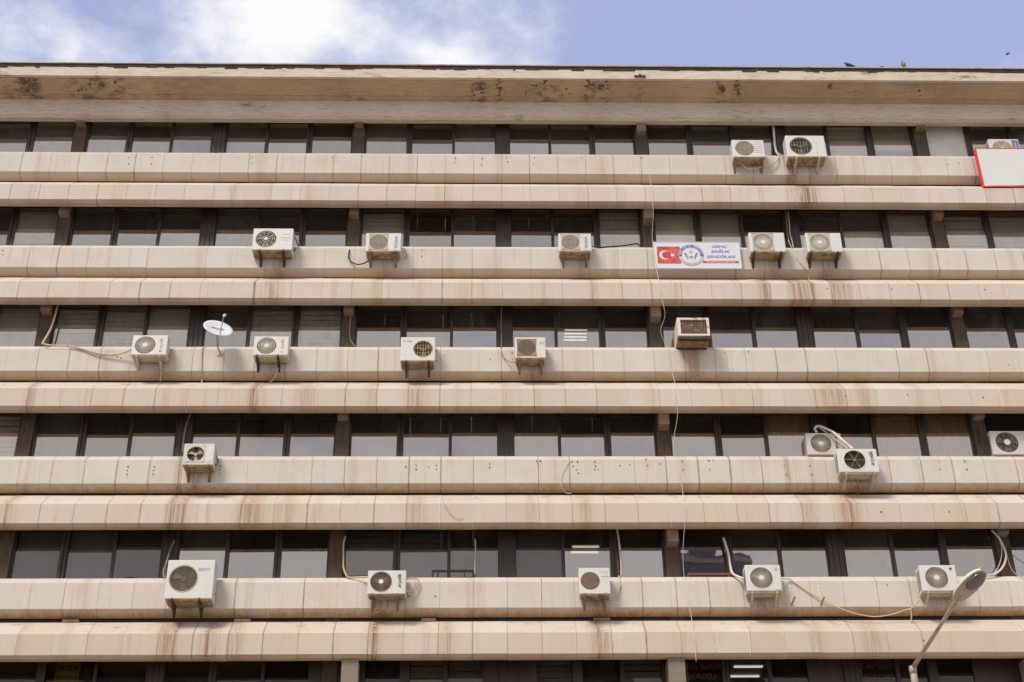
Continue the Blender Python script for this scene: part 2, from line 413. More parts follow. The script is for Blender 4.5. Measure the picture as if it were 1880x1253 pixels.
def text_mesh(name, txt, size, offset=0.0, extrude=.0015, shear=0.0, align='CENTER', sx=1.0):
    cu = bpy.data.curves.new(name, 'FONT'); cu.body = txt; cu.size = size; cu.offset = offset; cu.extrude = extrude
    cu.shear = shear; cu.align_x = align; cu.align_y = 'CENTER'; cu.resolution_u = 3
    ob = bpy.data.objects.new(name, cu); COL.objects.link(ob)
    dg = bpy.context.evaluated_depsgraph_get(); dg.update()
    me = bpy.data.meshes.new_from_object(ob.evaluated_get(dg)); me.name = name
    COL.objects.unlink(ob); bpy.data.objects.remove(ob); bpy.data.curves.remove(cu)
    # letters lie in the x,y plane: stand them up to face -Y
    me.transform(Matrix.Diagonal((sx, 1, 1, 1))); me.transform(Matrix.Rotation(R(90), 4, 'X'))
    return me
def turn_up(me):      # lettering that reads from bottom to top
    me.transform(Matrix.Rotation(R(-90), 4, 'Y')); return me

# ------------------------------------------------------------------ ground
MB().box(-260, 260, -260, 260, -.6, -.004).build('ground', M_ground)['kind'] = 'structure'
MB().box(-120, 120, -24, -12, -.3, 0.0).build('road', M_asph)['kind'] = 'structure'
pv = MB(); pv.box(-120, 120, -11.85, -.3, -.3, .13); pv.build('pavement', M_pave)['kind'] = 'structure'
MB().box(-120, 120, -12, -11.85, -.3, .135).build('kerb', M_kerb)['kind'] = 'structure'

# tower blocks across the street, mirrored in the lower windows
for (tx0, tx1, ty, th, lb) in ((-25.5, -18.5, -66, 42.5, 'grey tower block across the street with stepped roof, western one'), (13.6, 18.2, -62, 43.5, 'slim blue grey tower block across the street, eastern one'), (3.0, 10.5, -64, 41.2, 'low grey tower block across the street, middle one')):
    e = empty('tower_block', ((tx0+tx1)/2, ty, 0), lb, 'building', 'tower blocks across the street')
    hw = (tx1-tx0)/2
    MB().box(-hw, hw, -9, 0, 0, th).build('wall', M_tower, e)
    MB().box(-hw*.5, hw*.3, -6, -2, th, th+1.4).build('roof_house', M_tower, e)
    MB().box(-hw-.15, hw+.15, -9.1, .15, th-.6, th-.25).build('cornice', M_lower, e)
    wm = MB().box(-.55, .55, 0, .06, -.7, .7).mesh('window'); wm.materials.append(M_towerwin)
    nx = max(2, int(hw*2/2.2))
    for r_ in range(4):
        for c_ in range(nx): link('window', wm, None, e, (-hw+(c_+.5)*2*hw/nx, .002, th-2.4-3*r_))
# ------------------------------------------------------------------ the office building
BX0, BX1 = -13.75, 15.35
SILL = [24.711, 21.807, 18.921, 16.044, 13.128, 10.20]
SILL = [z+CAMZ for z in SILL]
zr = 25.72+CAMZ                              # underside of the beam over the top windows
LBE = [23.31, 20.43, 17.52, 14.645, 11.705]          # outer upper edge of every lintel band
LBE = [z+CAMZ for z in LBE]
bld = empty('office_building', (0, 0, 0), 'long office block with banded cream concrete facade and brown ribbon windows', 'building')
PAR = [(.18, 0), (0, 0), (-.15, -.165), (-.15, -.745), (.07, -.872), (.085, -.835), (-.108, -.715), (-.108, -.18), (.015, -.04), (.18, -.04)]
LIN = [(.16, .435), (0, .435), (-.47, 0), (-.47, -.452), (-.39, -.505), (-.24, -.505), (-.24, -.465), (-.37, -.465), (-.43, -.43), (-.43, -.018), (-.02, .395), (.16, .395)]
PITCHES = {0: (.7040, -.0111, .7040, -.0201), 1: (.7065, -.0498, .7060, -.0427), 2: (.7085, -.0728, .7070, -.0554),
           3: (.7115, -.0033, .7105, -.0087), 4: (.7125, .0013, .7120, -.0136)}
# stains seen on the lower bands: (row, pixel x, width m, amount) broad, and narrow dark streaks
BROAD = {0: [(1478, .30, .55), (430, .10, .3), (1500, .2, .35)], 1: [(500, .28, .42), (690, .10, .38), (1090, .10, .3), (1405, .16, .5), (1470, .3, .55), (1545, .3, .5), (1000, .14, .2)],
         2: [(55, .12, .4), (470, .18, .5), (560, .25, .35), (765, .22, .4), (680, .12, .25), (1530, .35, .42), (1590, .2, .35), (840, .1, .25)],
         3: [(12, .16, .4), (330, .22, .5), (360, .18, .4), (460, .3, .5), (525, .2, .3), (765, .2, .32), (975, .1, .25), (1075, .14, .35), (1560, .25, .5), (1490, .2, .3)],
         4: [(305, .2, .5), (345, .16, .45), (385, .2, .55), (430, .16, .4), (685, .14, .4), (820, .14, .35), (1102, .18, .5), (1500, .2, .25), (1600, .25, .3), (35, .1, .2)]}
STREAK = {0: [(1480, .09, .6)], 1: [(467, .045, .75), (1455, .05, .55), (1492, .05, .6), (1530, .06, .5)], 2: [(466, .05, .7), (480, .03, .5)],
          3: [(311, .075, .75), (338, .03, .5), (443, .04, .45), (1563, .03, .6), (1580, .05, .6)],
          4: [(320, .05, .6), (380, .035, .6), (686, .06, .85), (1100, .035, .75), (400, .03, .4)]}
PSTAIN = {0: [(1450, .16, .7), (1480, .2, .35)], 1: [(515, .16, .35), (710, .14, .3), (1065, .12, .28), (1420, .2, .4), (1515, .2, .4)],
          2: [(300, .25, .35), (505, .2, .4), (770, .2, .35), (985, .2, .4), (1270, .25, .45)], 3: [(328, .06, .6), (360, .15, .4), (1575, .2, .35), (1445, .07, .4), (1490, .06, .35)],
          4: [(345, .2, .45), (700, .2, .5), (1095, .2, .45), (1400, .2, .45), (1715, .2, .3)]}
def band(k, which):
    prof = PAR if which == 'parapet' else LIN
    pit, ph = PITCHES[k][:2] if which == 'parapet' else PITCHES[k][2:]
    zb = SILL[k] if which == 'parapet' else LBE[k]
    gap = .0035
    mb = MB().prism(prof, -pit/2+gap/2, pit/2-gap/2)
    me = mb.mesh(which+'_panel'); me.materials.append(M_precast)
    bd = [(at(px, 0, 0), px, w_, a) for px, w_, a in (PSTAIN if which == 'parapet' else BROAD)[k]]
    n0 = math.ceil((BX0-ph)/pit); n1 = math.floor((BX1-ph)/pit)
    row_y = {'parapet': (300, 471, 660, 860, 1090), 'lintel': (356, 533, 730, 942, 1180)}[which][k]
    Yp = -.15 if which == 'parapet' else -.47
    brd = [(at(px, row_y, Yp).x, w_, a) for px, w_, a in (PSTAIN if which == 'parapet' else BROAD)[k]]
    stk = [] if which == 'parapet' else [(at(px, row_y, Yp).x, w_, a) for px, w_, a in STREAK[k]]
    for i in range(n0, n1):
        xc = ph + (i+.5)*pit
        o = link(which+'_panel', me, None, bld, (xc, random.uniform(-.003, .003), zb + random.uniform(-.0012, .0012)))
        o.rotation_euler = (random.uniform(-.003, .003), random.uniform(-.0006, .0006), random.uniform(-.002, .002))
        o['foot_brown'] = (.03, .20, .42, .75, .95)[k]*random.uniform(.75, 1.05) if which == 'parapet' else 0.0
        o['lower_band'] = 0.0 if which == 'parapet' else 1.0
        o['panel_tone'] = random.uniform(0, .12) if which == 'parapet' else (.20, .26, .32, .36, .44)[k]*random.uniform(.6, 1.3)
        o['joint_dirt'] = random.choice((.05, .1, .2, .35, .5, .75))*(1 if which == 'parapet' else .8)
        o['joint_pale'] = random.choice((0, 0, 0, .5, .8))
        brd = [(q[0], q[1], q[2]) for q in brd]; c1 = [s for s in brd if abs(s[0]-xc) < pit*.5 + s[1]*1.2]; c2 = [s for s in stk if abs(s[0]-xc) < pit*.5 + s[1]]
        s1 = max(c1, key=lambda s: s[2]-abs(s[0]-xc)*.3) if c1 else (xc+random.uniform(-.3, .3), .1, random.choice((0, 0, 0, .18)))
        s2 = max(c2, key=lambda s: s[2]-abs(s[0]-xc)*.3) if c2 else (xc, .05, 0.0)
        o['stain_x'], o['stain_w'], o['stain_a'] = float(s1[0]-xc), float(s1[1]), float(min(.95, s1[2]*1.45))
        o['streak_x'], o['streak_w'], o['streak_a'] = float(s2[0]-xc), float(s2[1]), float(s2[2])
for k in range(5):
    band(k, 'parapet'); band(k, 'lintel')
# the wall behind the bands, floor slabs, rooms
for k in range(5):
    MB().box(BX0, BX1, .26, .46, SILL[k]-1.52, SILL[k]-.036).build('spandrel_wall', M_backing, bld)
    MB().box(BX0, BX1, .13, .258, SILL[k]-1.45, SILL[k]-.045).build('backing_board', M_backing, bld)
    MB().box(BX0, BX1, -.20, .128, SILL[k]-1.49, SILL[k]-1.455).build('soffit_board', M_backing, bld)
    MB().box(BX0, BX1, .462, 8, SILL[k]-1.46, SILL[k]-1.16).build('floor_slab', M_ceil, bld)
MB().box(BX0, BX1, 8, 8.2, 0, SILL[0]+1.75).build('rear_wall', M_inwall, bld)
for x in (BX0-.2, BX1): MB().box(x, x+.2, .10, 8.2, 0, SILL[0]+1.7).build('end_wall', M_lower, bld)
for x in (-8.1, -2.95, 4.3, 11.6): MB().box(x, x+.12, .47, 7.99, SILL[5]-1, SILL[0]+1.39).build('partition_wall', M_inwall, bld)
# storeys below the picture
MB().prism([(.18, 0), (0, 0), (-.15, -.165), (-.15, -.745), (.07, -.872), (.25, -.872), (.25, -.04)], BX0, BX1).build('lower_parapet', M_lower, bld, (0, 0, SILL[5]))
MB().box(BX0, BX1, .1, .3, 0, SILL[5]-.875).build('lower_wall', M_lower, bld)

# columns and windows
RATIO = [-.452, -.3329, -.2164, -.0979, .0241, .1424, .2612, .3826, .503]   # X over distance of every column, measured on the facade
CX = [r*(DIST+.14) for r in RATIO]
CORB = {1: (.05, .10, .07, 0, 0, 0), 3: (.03, .10, .07, .05, 0, 0), 5: (.25, .27, .27, .30, .27, 0), 7: (.06, .09, .08, .03, .03, 0)}
for i, x in enumerate(CX):
    even = i % 2 == 1                        # brown rendered columns with a corbel above
    c = MB().box(x-.15, x+.15, .10 if even else .12, .5, SILL[5]-2, SILL[0]+1.45)
    if not even:
        for dx in (-.165, -.06, .06, .165): c.box(x+dx-.012, x+dx+.012, .095, .12, SILL[5]-2, SILL[0]+1.45)
    col = c.build('column', M_colbrown if even else M_metal, bld)
    if even: 
        for k in range(6):
            zt = SILL[k]+1.0 if k else zr-.06
            d = CORB[i][k]
            if d: MB().box(x-.115, x+.115, (-.235 if d > .1 else -.12) if k else -.12, .098, zt-d, zt+(.40 if k else -.002)).build('corbel', M_corbel, bld)
        MB().prism([(.098, 0), (-.36, 0), (-.36, -.5), (-.10, -2.2), (.098, -2.2)], -.17, .17).build('pier', M_pier, bld, ({3: at(642, 1230, -.36).x, 5: at(1243, 1230, -.36).x}.get(i, x), 0, SILL[5]+1.0))
MID = [r for r in range(9)]
ZT = 1.26
# special panes: (row, bay, pane) -> settings
SPEC = {(0,7,0):'panel'}
for p in range(3): SPEC[(4,1,p)] = 'dull'; SPEC[(5,1,p)] = 'dull'; SPEC[(5,0,p)] = 'dull'; SPEC[(5,2,p)] = 'dull'
for b_ in range(3, 8):
    for p in range(3): SPEC[(5, b_, p)] = 'dull'
SPEC[(4,0,2)] = 'dull'; SPEC[(4,3,0)] = 'dull'; SPEC[(4,3,1)] = 'dull'; SPEC[(4,3,2)] = 'dull'; SPEC[(4,4,0)] = 'dull'
CLEARISH = {(1,0,2), (1,5,0), (1,5,1), (1,6,1), (1,6,2), (1,7,0), (1,7,1), (1,7,2), (1,4,2), (2,0,2), (2,1,0), (2,1,1), (2,1,2), (2,2,1), (2,2,2), (3,0,2), (1,3,0), (0,6,1), (0,6,2), (3,5,2), (3,6,1), (3,6,2)}
PANE = {}
ROW6 = {(5,1):((3,69),(85,174),(180,271)), (5,2):((305,385),(400,481),(487,567)), (5,3):((671,734),(752,813),(822,886)), (5,4):((985,1051),(1069,1138),(1146,1214)), (5,5):((1262,1325),(1337,1410),(1416,1482)), (5,6):((1578,1643),(1650,1703),(1720,1785))}
for k in range(6):
    for b_ in range(8):
        xl, xr = CX[b_]+.152, CX[b_+1]-.152
        st, tk, tn = .045, .15, .07
        pw = (xr-xl-2*st-tk-tn)/3
        first_thick = b_ % 2 == 1
        m1, m2 = (tk, tn) if first_thick else (tn, tk)
        wx = [xl+st, xl+st+pw+m1, xl+st+2*pw+m1+m2]
        win = MB()
        z0 = -.03
        win.box(xl, xr, .17, .285, ZT, 1.42)                          # head
        win.box(xl, xr, .172, .283, z0, .02)                          # bottom rail
        if (k, b_) in ROW6:
            wx = []; pws = []
            for a_, c_ in ROW6[(k, b_)]: wx.append(at(a_, 1232, .24).x); pws.append(at(c_, 1232, .24).x-wx[-1])
        else: pws = [pw]*3
        edges = [xl]+[v for p in range(3) for v in (wx[p], wx[p]+pws[p])]+[xr]
        for n_ in range(0, 8, 2):
            q, q2 = edges[n_], edges[n_+1]; mm = q2-q
            if 0 < n_ < 6 and abs(mm-tk) < .02:
                win.box(q, q+tk*.46, .165, .285, .0205, ZT-.0005); win.box(q+tk*.54, q+tk, .185, .285, .0205, ZT-.0005); win.box(q+tk*.46, q+tk*.54, .23, .28, .0205, ZT-.0005)
            else: win.box(q, q2, .17, .285, .0205, ZT-.0005)
        W = win.build('window', M_metal, bld, (0, 0, SILL[k]))
        for p in range(3):
            yo = .232 if (p % 2 == 0) else .258
            yo += random.uniform(-.004, .004)
            sp = SPEC.get((k, b_, p))
            a = MB().box(wx[p]-.004, wx[p]+pws[p]+.004, -.003, .003, 0.01, ZT+.01)
            if sp == 'panel':
                g = a.build('infill_panel', M_whitepanel, W, (0, yo, 0)); continue
            g = a.build('pane', M_glass, W, (0, yo, 0))
            g.rotation_euler = (random.uniform(-.0045, .0045), 0, random.uniform(-.003, .003))
            g['mirror'] = (random.uniform(.245, .28) if sp is None else random.uniform(.03, .05))
            if (k, b_, p) in CLEARISH: g['mirror'] = .19 if k < 3 else .21
            g['clear'] = 1.0 if (k, b_, p) in CLEARISH else random.uniform(.45, .85)
            g['dust'] = (random.choice((.02, .03, .05, .08)) if k > 2 else random.choice((.04, .06, .10, .16))) if sp is None else random.uniform(.03, .05)
            if k == 4 and sp == 'dull': g['mirror'] = {1: .085, 3: .11}.get(b_, .07)*random.uniform(.85, 1.15)
            if k == 5: g['mirror'] = .03; g['dust'] = .02
            PANE[(k, b_, p)] = (wx[p], wx[p]+pws[p], yo)

# roof: beam over the top windows, wide soffit, fascia, flashing
MB().prism([(-.29, .485), (-.29, 0), (-.21, -.06), (-.06, -.06), (-.06, .30), (.30, .30), (.30, .485)], BX0, BX1).build('roof_beam', M_roof, bld, (0, 0, zr))
EV = -.985                                 # how far the eave stands out
zs = lambda y: zr+.4875+(-.29-y)*.28        # underside rises a little towards the edge
MB().prism([(-.436, zs(-.436)), (-.292, zr+.488), (.30, zr+.488), (.30, zr+.70), (-.436, zr+.70)], BX0, BX1).build('inner_soffit', M_soffit, bld)
MB().prism([(EV+.09, zs(EV+.09)-.004), (-.447, zs(-.447)-.006), (-.447, zr+.85), (EV+.09, zr+.85)], BX0, BX1).build('outer_soffit', M_soffit, bld)
ZF = zs(EV)-.010
MB().box(BX0-.1, BX1+.1, EV, EV+.088, ZF, ZF+.36).build('fascia', M_roof, bld)
cd = MB()
x = BX0-.1
while x < BX1:
    wseg = random.uniform(.05, .35); d = random.choice((.0, .004, .008, .012, .02, .03, .05)); cd.box(x, x+wseg, EV-.006-random.uniform(0, .004), EV+.15, ZF+.300-d, ZF+.392); x += wseg
cd.build('bitumen_edge', M_capdark, bld)
MB().box(BX0-.12, BX1+.12, EV-.035, EV+.37, ZF+.3925, ZF+.427).build('roof_flashing', M_cap, bld)
MB().box(BX0, BX1, EV+.10, 8.2, zr+.852, zr+.99).build('roof_slab', M_roof, bld)
# rusty leftover fixing on the fascia
fx = at(1175, 140, EV-.03)
t = empty('rusty_fixing', fx, 'small rusted metal fixing left on the roof fascia above the windows', 'fixing')
MB().box(-.14, .14, -.01, .025, -.02, .02).box(-.02, .02, -.03, .025, .0205, .06).build('plate', M_brk_dark, t)
# patches where the render has spalled off under the roof edge
def soffit_pt(px, py):
    r_ = ray(px, py); k_ = .28; t_ = (zs(0)+k_*DIST-CAMZ)/(r_.z+k_*r_.y); return CAMPOS+r_*t_
def ragged(mb, c, rx, ry, dz, n=11):
    k = len(mb.v); rs = [random.uniform(.55, 1.15) for _ in range(n)]
    for lv in (0, 1):
        for i in range(n):
            a = 2*math.pi*i/n; y_ = c.y+ry*rs[i]*math.sin(a)*(1 if lv else .8); x_ = c.x+rx*rs[i]*math.cos(a)*(1 if lv else .8)
            mb.v.append((x_, y_, zs(y_)-(dz if lv == 0 else -.012)))
    mb.f.append(tuple(range(k, k+n))); mb.f += [(k+i, k+(i+1) % n, k+n+(i+1) % n, k+n+i) for i in range(n)]
dk, lt = MB(), MB()
for cx_, cy_, sx_, n_ in ((48, 150, 10, 14), (45, 168, 18, 10), (150, 172, 24, 10), (165, 152, 5, 5), (183, 154, 13, 12), (215, 150, 7, 5), (872, 164, 8, 14), (885, 158, 7, 14), (918, 152, 4, 6), (917, 164, 4, 11), (990, 158, 14, 10), (1030, 170, 12, 5), (965, 168, 2, 2), (1082, 154, 7, 11), (1078, 168, 8, 6), (1105, 160, 8, 10), (1118, 154, 5, 5), (1325, 165, 4, 8), (1322, 154, 4, 5), (1352, 154, 6, 6), (1355, 166, 5, 10), (1524, 160, 5, 5), (1690, 170, 12, 3), (1575, 178, 5, 2)):
    for _ in range(n_):
        P_ = soffit_pt(cx_+random.gauss(0, sx_*.55), min(max(cy_+random.gauss(0, 5), 147), 175))
        q_ = random.uniform(.012, .045); ragged(dk if random.random() < .72 else lt, P_, q_*random.uniform(.8, 2.0), q_, random.uniform(.014, .022))
o = dk.build('spalled_edge', worn('spalled_dark', (.12, .075, .055), (.20, .13, .09), .95, 14), bld); o['kind'] = 'stuff'
o = lt.build('spalled_core', worn('spalled_core', (.36, .24, .18), (.24, .15, .11), .95, 16), bld); o['kind'] = 'stuff'
# bolt holes left on the parapets
HOLES = {0: [(237,290),(236,301),(279,289),(278,301),(437,290),(463,289),(462,300),(610,289),(836,291),(835,299),(885,291),(884,303),(930,289),(932,297),(981,290),(980,302),(1068,290),(1178,290),(1740,302),(1760,300)],
 1: [(5,460),(5,467),(774,459),(774,471)], 2: [(215,655),(222,658),(816,653),(900,660),(940,648),(941,660),(1330,648),(1374,646),(1852,670)],
 3: [(235,857),(234,864),(233,871),(283,857),(282,864),(281,871),(404,856),(403,863),(403,870),(745,857),(764,855),(764,862),(787,858),(801,855),(801,862),(899,852),(899,859),(985,847),(987,852),(992,847),(1050,848),(1052,856),(1060,848),(1058,863),(1062,869),(1092,848),(1093,856),(1092,862),(1098,862),(1138,855),(1156,853),(1186,843),(1189,855),(1212,852),(1252,847),(1254,863),(1301,846),(1310,845),(1303,862),(1440,855),(1443,872),(1487,856),(1490,872),(1724,847),(1726,862),(1771,847),(1775,862)],
 4: [(799,1095),(750,1095),(1629,1074)]}
hb = MB()
for k, L in HOLES.items():
    for px, py in L:
        p = at(px, py, -.157); hb.disc((p.x, p.z), random.uniform(.009, .016), -.163, -.150, 8)
for px, py, in ((1470,752+0),(525,530),(1592,1092)): pass
o = hb.build('bolt_holes', M_hole, bld); o['kind'] = 'stuff'
hb = MB()
for px, py in ((1519,530),(1637,531),(1808,1084*0+532),(1553,727),(1666,725),(1805,730),(1618,940),(1743,940),(1696,1176)):
    p = at(px, py, -.475); hb.disc((p.x, p.z), random.uniform(.012, .02), -.482, -.467, 8)
o = hb.build('anchor_holes', M_hole, bld); o['kind'] = 'stuff'
# clips wedged in the gap between the two bands of the lowest storey
for px, py, w_ in ((130,1139,.34),(445,1139,.34),(787,1138,.30),(1105,1136,.36)):
    p = at(px, py, .0); MB().box(p.x-w_/2, p.x+w_/2, -.02, .12, LBE[4]+.437, LBE[4]+.50).build('packing_block', M_corbel, bld)

# ------------------------------------------------------------------ blinds, curtains, lamps behind the glass
def blind(k, b_, p, label, kind='slat', mat=None, z0=.03, z1=1.24, y=None):
    x0, x1, yo = PANE[(k, b_, p)]
    mb = MB(); y = y or yo+.07
    if kind == 'slat':
        z = z0; 
        while z < z1-.05:
            h = random.uniform(.125, .140); sag = random.uniform(-.012, .012); n = 6; base_ = len(mb.v)
            for i in range(n+1):
                u = i/n; xx = x0+.01+(x1-x0-.02)*u; dz = sag*math.sin(u*math.pi)+random.uniform(-.003, .003)
                mb.v += [(xx, y+.015, z+dz), (xx, y-.008, z+h*.80+dz), (xx, y+.019, z+.003+dz), (xx, y-.004, z+h*.80+.003+dz)]
            for i in range(n):
                a = base_+4*i; c = a+4
                mb.f += [(a, c, c+1, a+1), (a+3, c+3, c+2, a+2), (a+1, c+1, c+3, a+3), (a+2, c+2, c, a)]
            z += h
    elif kind == 'roller':
        mb.box(x0+.01, x1-.01, y, y+.004, z0, z1); mb.box(x0+.01, x1-.01, y-.008, y+.012, z0-.02, z0+.002)
    else:
        n = 28; base_ = len(mb.v)
        for i in range(n+1):
            u = i/n; xx = x0+(x1-x0)*u; yy = y+.018*math.sin(u*math.pi*9+p)
            mb.v += [(xx, yy, z0), (xx, yy, z1), (xx, yy+.004, z0), (xx, yy+.004, z1)]
        for i in range(n):
            a = base_+4*i; c = a+4; mb.f += [(a, c, c+1, a+1), (a+3, c+3, c+2, a+2), (a+1, c+1, c+3, a+3), (a+2, c+2, c, a)]
    o = mb.build({'slat': 'window_blind', 'roller': 'roller_blind', 'curtain': 'curtain'}[kind], mat or M_blind, None, (0, 0, SILL[k]))
    tag(o, label, 'curtain' if kind == 'curtain' else 'blind', 'blinds and curtains behind the glass')
blind(0,6,1,'striped blind right of the large fan unit in top window row','slat')
blind(0,6,2,'pale roller blind half down beside the top row brown column at right','roller',None,.45)
blind(1,0,2,'pale roller blind in second row window beside the leftmost brown column','roller',None,.3)
blind(1,3,0,'slatted blind behind the second row fan unit with a black hose','slat')
blind(1,4,2,'fine slatted blind above the straight black cable','slat',None,.1)
blind(1,5,0,'pale roller blind above the left end of the flag banner','roller',M_whitepanel)
blind(1,5,1,'pale roller blind above the right half of the flag banner','roller',None,.1)
blind(1,6,1,'bluish white roller blind right of the second row pair of fan units','roller',M_whitepanel,.02,.75)
blind(1,6,2,'pale roller blind left of the brown column near the second row right end','roller')
for p, nm in enumerate(('beside the brown column','in the middle pane','in its last pane at the picture edge')): blind(1,7,p,'loose striped blind in second row end bay '+nm,'slat')
blind(2,1,0,'striped blind right of the thick beige drop pipe in third row','slat')
blind(2,1,1,'striped blind above the fan unit left of the satellite dish','slat')
blind(2,1,2,'plain pale blind in third row just left of the dish and dark pillar','roller',None,.02)
blind(2,2,1,'striped blind above the fan unit right of the satellite dish','slat')
blind(2,2,2,'pale striped blind in third row left of the brown column with a grey pipe','slat')
blind(2,0,2,'grey roller blind in third row leftmost window with the round lamp','roller')
blind(3,0,2,'white striped blind in fourth row window at the left picture edge','slat')
blind(3,5,2,'brown curtain left of the two stacked looking fan units in fourth row','curtain',M_curtain)
blind(3,6,1,'brown curtain in fourth row middle pane right of the two fan units','curtain',M_curtain)
blind(3,6,2,'brown curtain in fourth row pane next to the right hand column','curtain',M_curtain)
for p, nm in enumerate(('left','middle','right')):
    blind(4,1,p,'dull blue grey blind in fifth row '+nm+' pane left of the largest fan unit','roller',M_blindblue)
blind(4,3,0,'dull blue grey slat blind above the fan unit with black lettering and looped pipe','slat',M_blindblue)
blind(4,3,1,'dull blue grey slat blind behind the dark iron window box rail','slat',M_blindblue)
blind(4,4,0,'dull grey blind in fifth row left of the pane with two lit tubes','roller',M_blindblue)
for b_, nm in ((3,'left'),(4,'right')):
    for p, pn in enumerate(('left','middle','right')): blind(5,b_,p,'grey shutter slats in bottom row %s pane of the %s shuttered bay'%(pn,nm),'slat',M_blinddark)
def tubes(k, spec, label, y=1.6, mat=None):
    """ceiling light fitting in the room of storey k; spec = list of (x0,x1,py) as seen"""
    xa, ya = spec[0][0], spec[0][2]
    zc = SILL[k]+1.40
    def onceil(px, py):
        r_ = ray(px, py); t_ = (zc-CAMZ)/r_.z; return CAMPOS+r_*t_
    ps = [(onceil(a, y_), onceil(b, y_)) for a, b, y_ in spec]
    c = sum((p+q for p, q in ps), Vector())/(2*len(ps))
    e = empty('ceiling_light', (c.x, c.y, zc+.05), label, 'ceiling light')
    x0 = min(p.x for p, q in ps)-c.x; x1 = max(q.x for p, q in ps)-c.x
    y0 = min(p.y for p, q in ps)-c.y; y1 = max(p.y for p, q in ps)-c.y
    MB().box(x0-.04, x1+.04, y0-.08, y1+.08, .0, .05).build('housing', M_white, e)
    for p, q in ps:
        MB().box(p.x-c.x, q.x-c.x, p.y-c.y-.028, p.y-c.y+.028, -.03, -.002).build('tube', mat or M_tube, e)
tubes(2, [(1037,1078,608), (1036,1077,614.5), (1035.5,1077,620.5), (1035,1077,626)], 'ceiling light of four lit tubes seen through third row window')
tubes(4, [(1051,1100,1007), (1048.5,1098,1017)], 'ceiling light of two lit tubes seen through fifth row window')
tubes(5, [(1348,1400,1227.5), (1342,1394,1245)], 'ceiling light with two dim tubes in the bottom row window', mat=M_tubedim)
gl = at(8, 607, .55)
e = empty('pendant_lamp', gl, 'round white globe lamp at the left picture edge in third row window', 'lamp')
bm = bmesh.new(); bmesh.ops.create_uvsphere(bm, u_segments=18, v_segments=10, radius=.085); me = bpy.data.meshes.new('globe'); bm.to_mesh(me); bm.free()
for p in me.polygons: p.use_smooth = True
link('globe', me, emit('lit_globe', (.85, 1, .95), .75), e)
MB().tube([(0, 0, .08), (0, 0, .72)], .006, 6).build('cord', M_black, e)

# ------------------------------------------------------------------ air conditioners
def casing_mesh(w_, h, d, hole=None, bev=.014):
    """box x 0..w, y 0..d, z 0..h (front at y=0), rounded edges, round hole in the front"""
    bm = bmesh.new(); bmesh.ops.create_cube(bm, size=1)
    for v in bm.verts: v.co = Vector(((v.co.x+.5)*w_, (v.co.y+.5)*d, (v.co.z+.5)*h))
    bmesh.ops.bevel(bm, geom=list(bm.edges), offset=bev, segments=2, profile=.5, affect='EDGES')
    if hole:
        cx_, cz_, r_ = hole
        bm.faces.ensure_lookup_table()
        fr = min(bm.faces, key=lambda f: f.calc_center_median().y)
        ed = list(fr.edges); bmesh.ops.delete(bm, geom=[fr], context='FACES_ONLY')
        n = 36; vs_ = [bm.verts.new((cx_+r_*math.cos(2*math.pi*i/n), 0, cz_+r_*math.sin(2*math.pi*i/n))) for i in range(n)]
        vb = [bm.verts.new((v.co.x, .06, v.co.z)) for v in vs_]
        ce = [bm.edges.new((vs_[i], vs_[(i+1) % n])) for i in range(n)]
        bmesh.ops.triangle_fill(bm, use_beauty=True, use_dissolve=False, edges=ed+ce, normal=(0, -1, 0))
        # drop any triangle that closed the hole itself
        for f in [f for f in bm.faces if f.calc_center_median().y < 1e-5 and (Vector((f.calc_center_median().x-cx_, f.calc_center_median().z-cz_)).length < r_*.98) and all(v in vs_ for v in f.verts)]:
            bm.faces.remove(f)
        for i in range(n): bm.faces.new((vs_[i], vs_[(i+1) % n], vb[(i+1) % n], vb[i]))
    bmesh.ops.recalc_face_normals(bm, faces=bm.faces)
    me = bpy.data.meshes.new('casing'); bm.to_mesh(me); bm.free(); return me
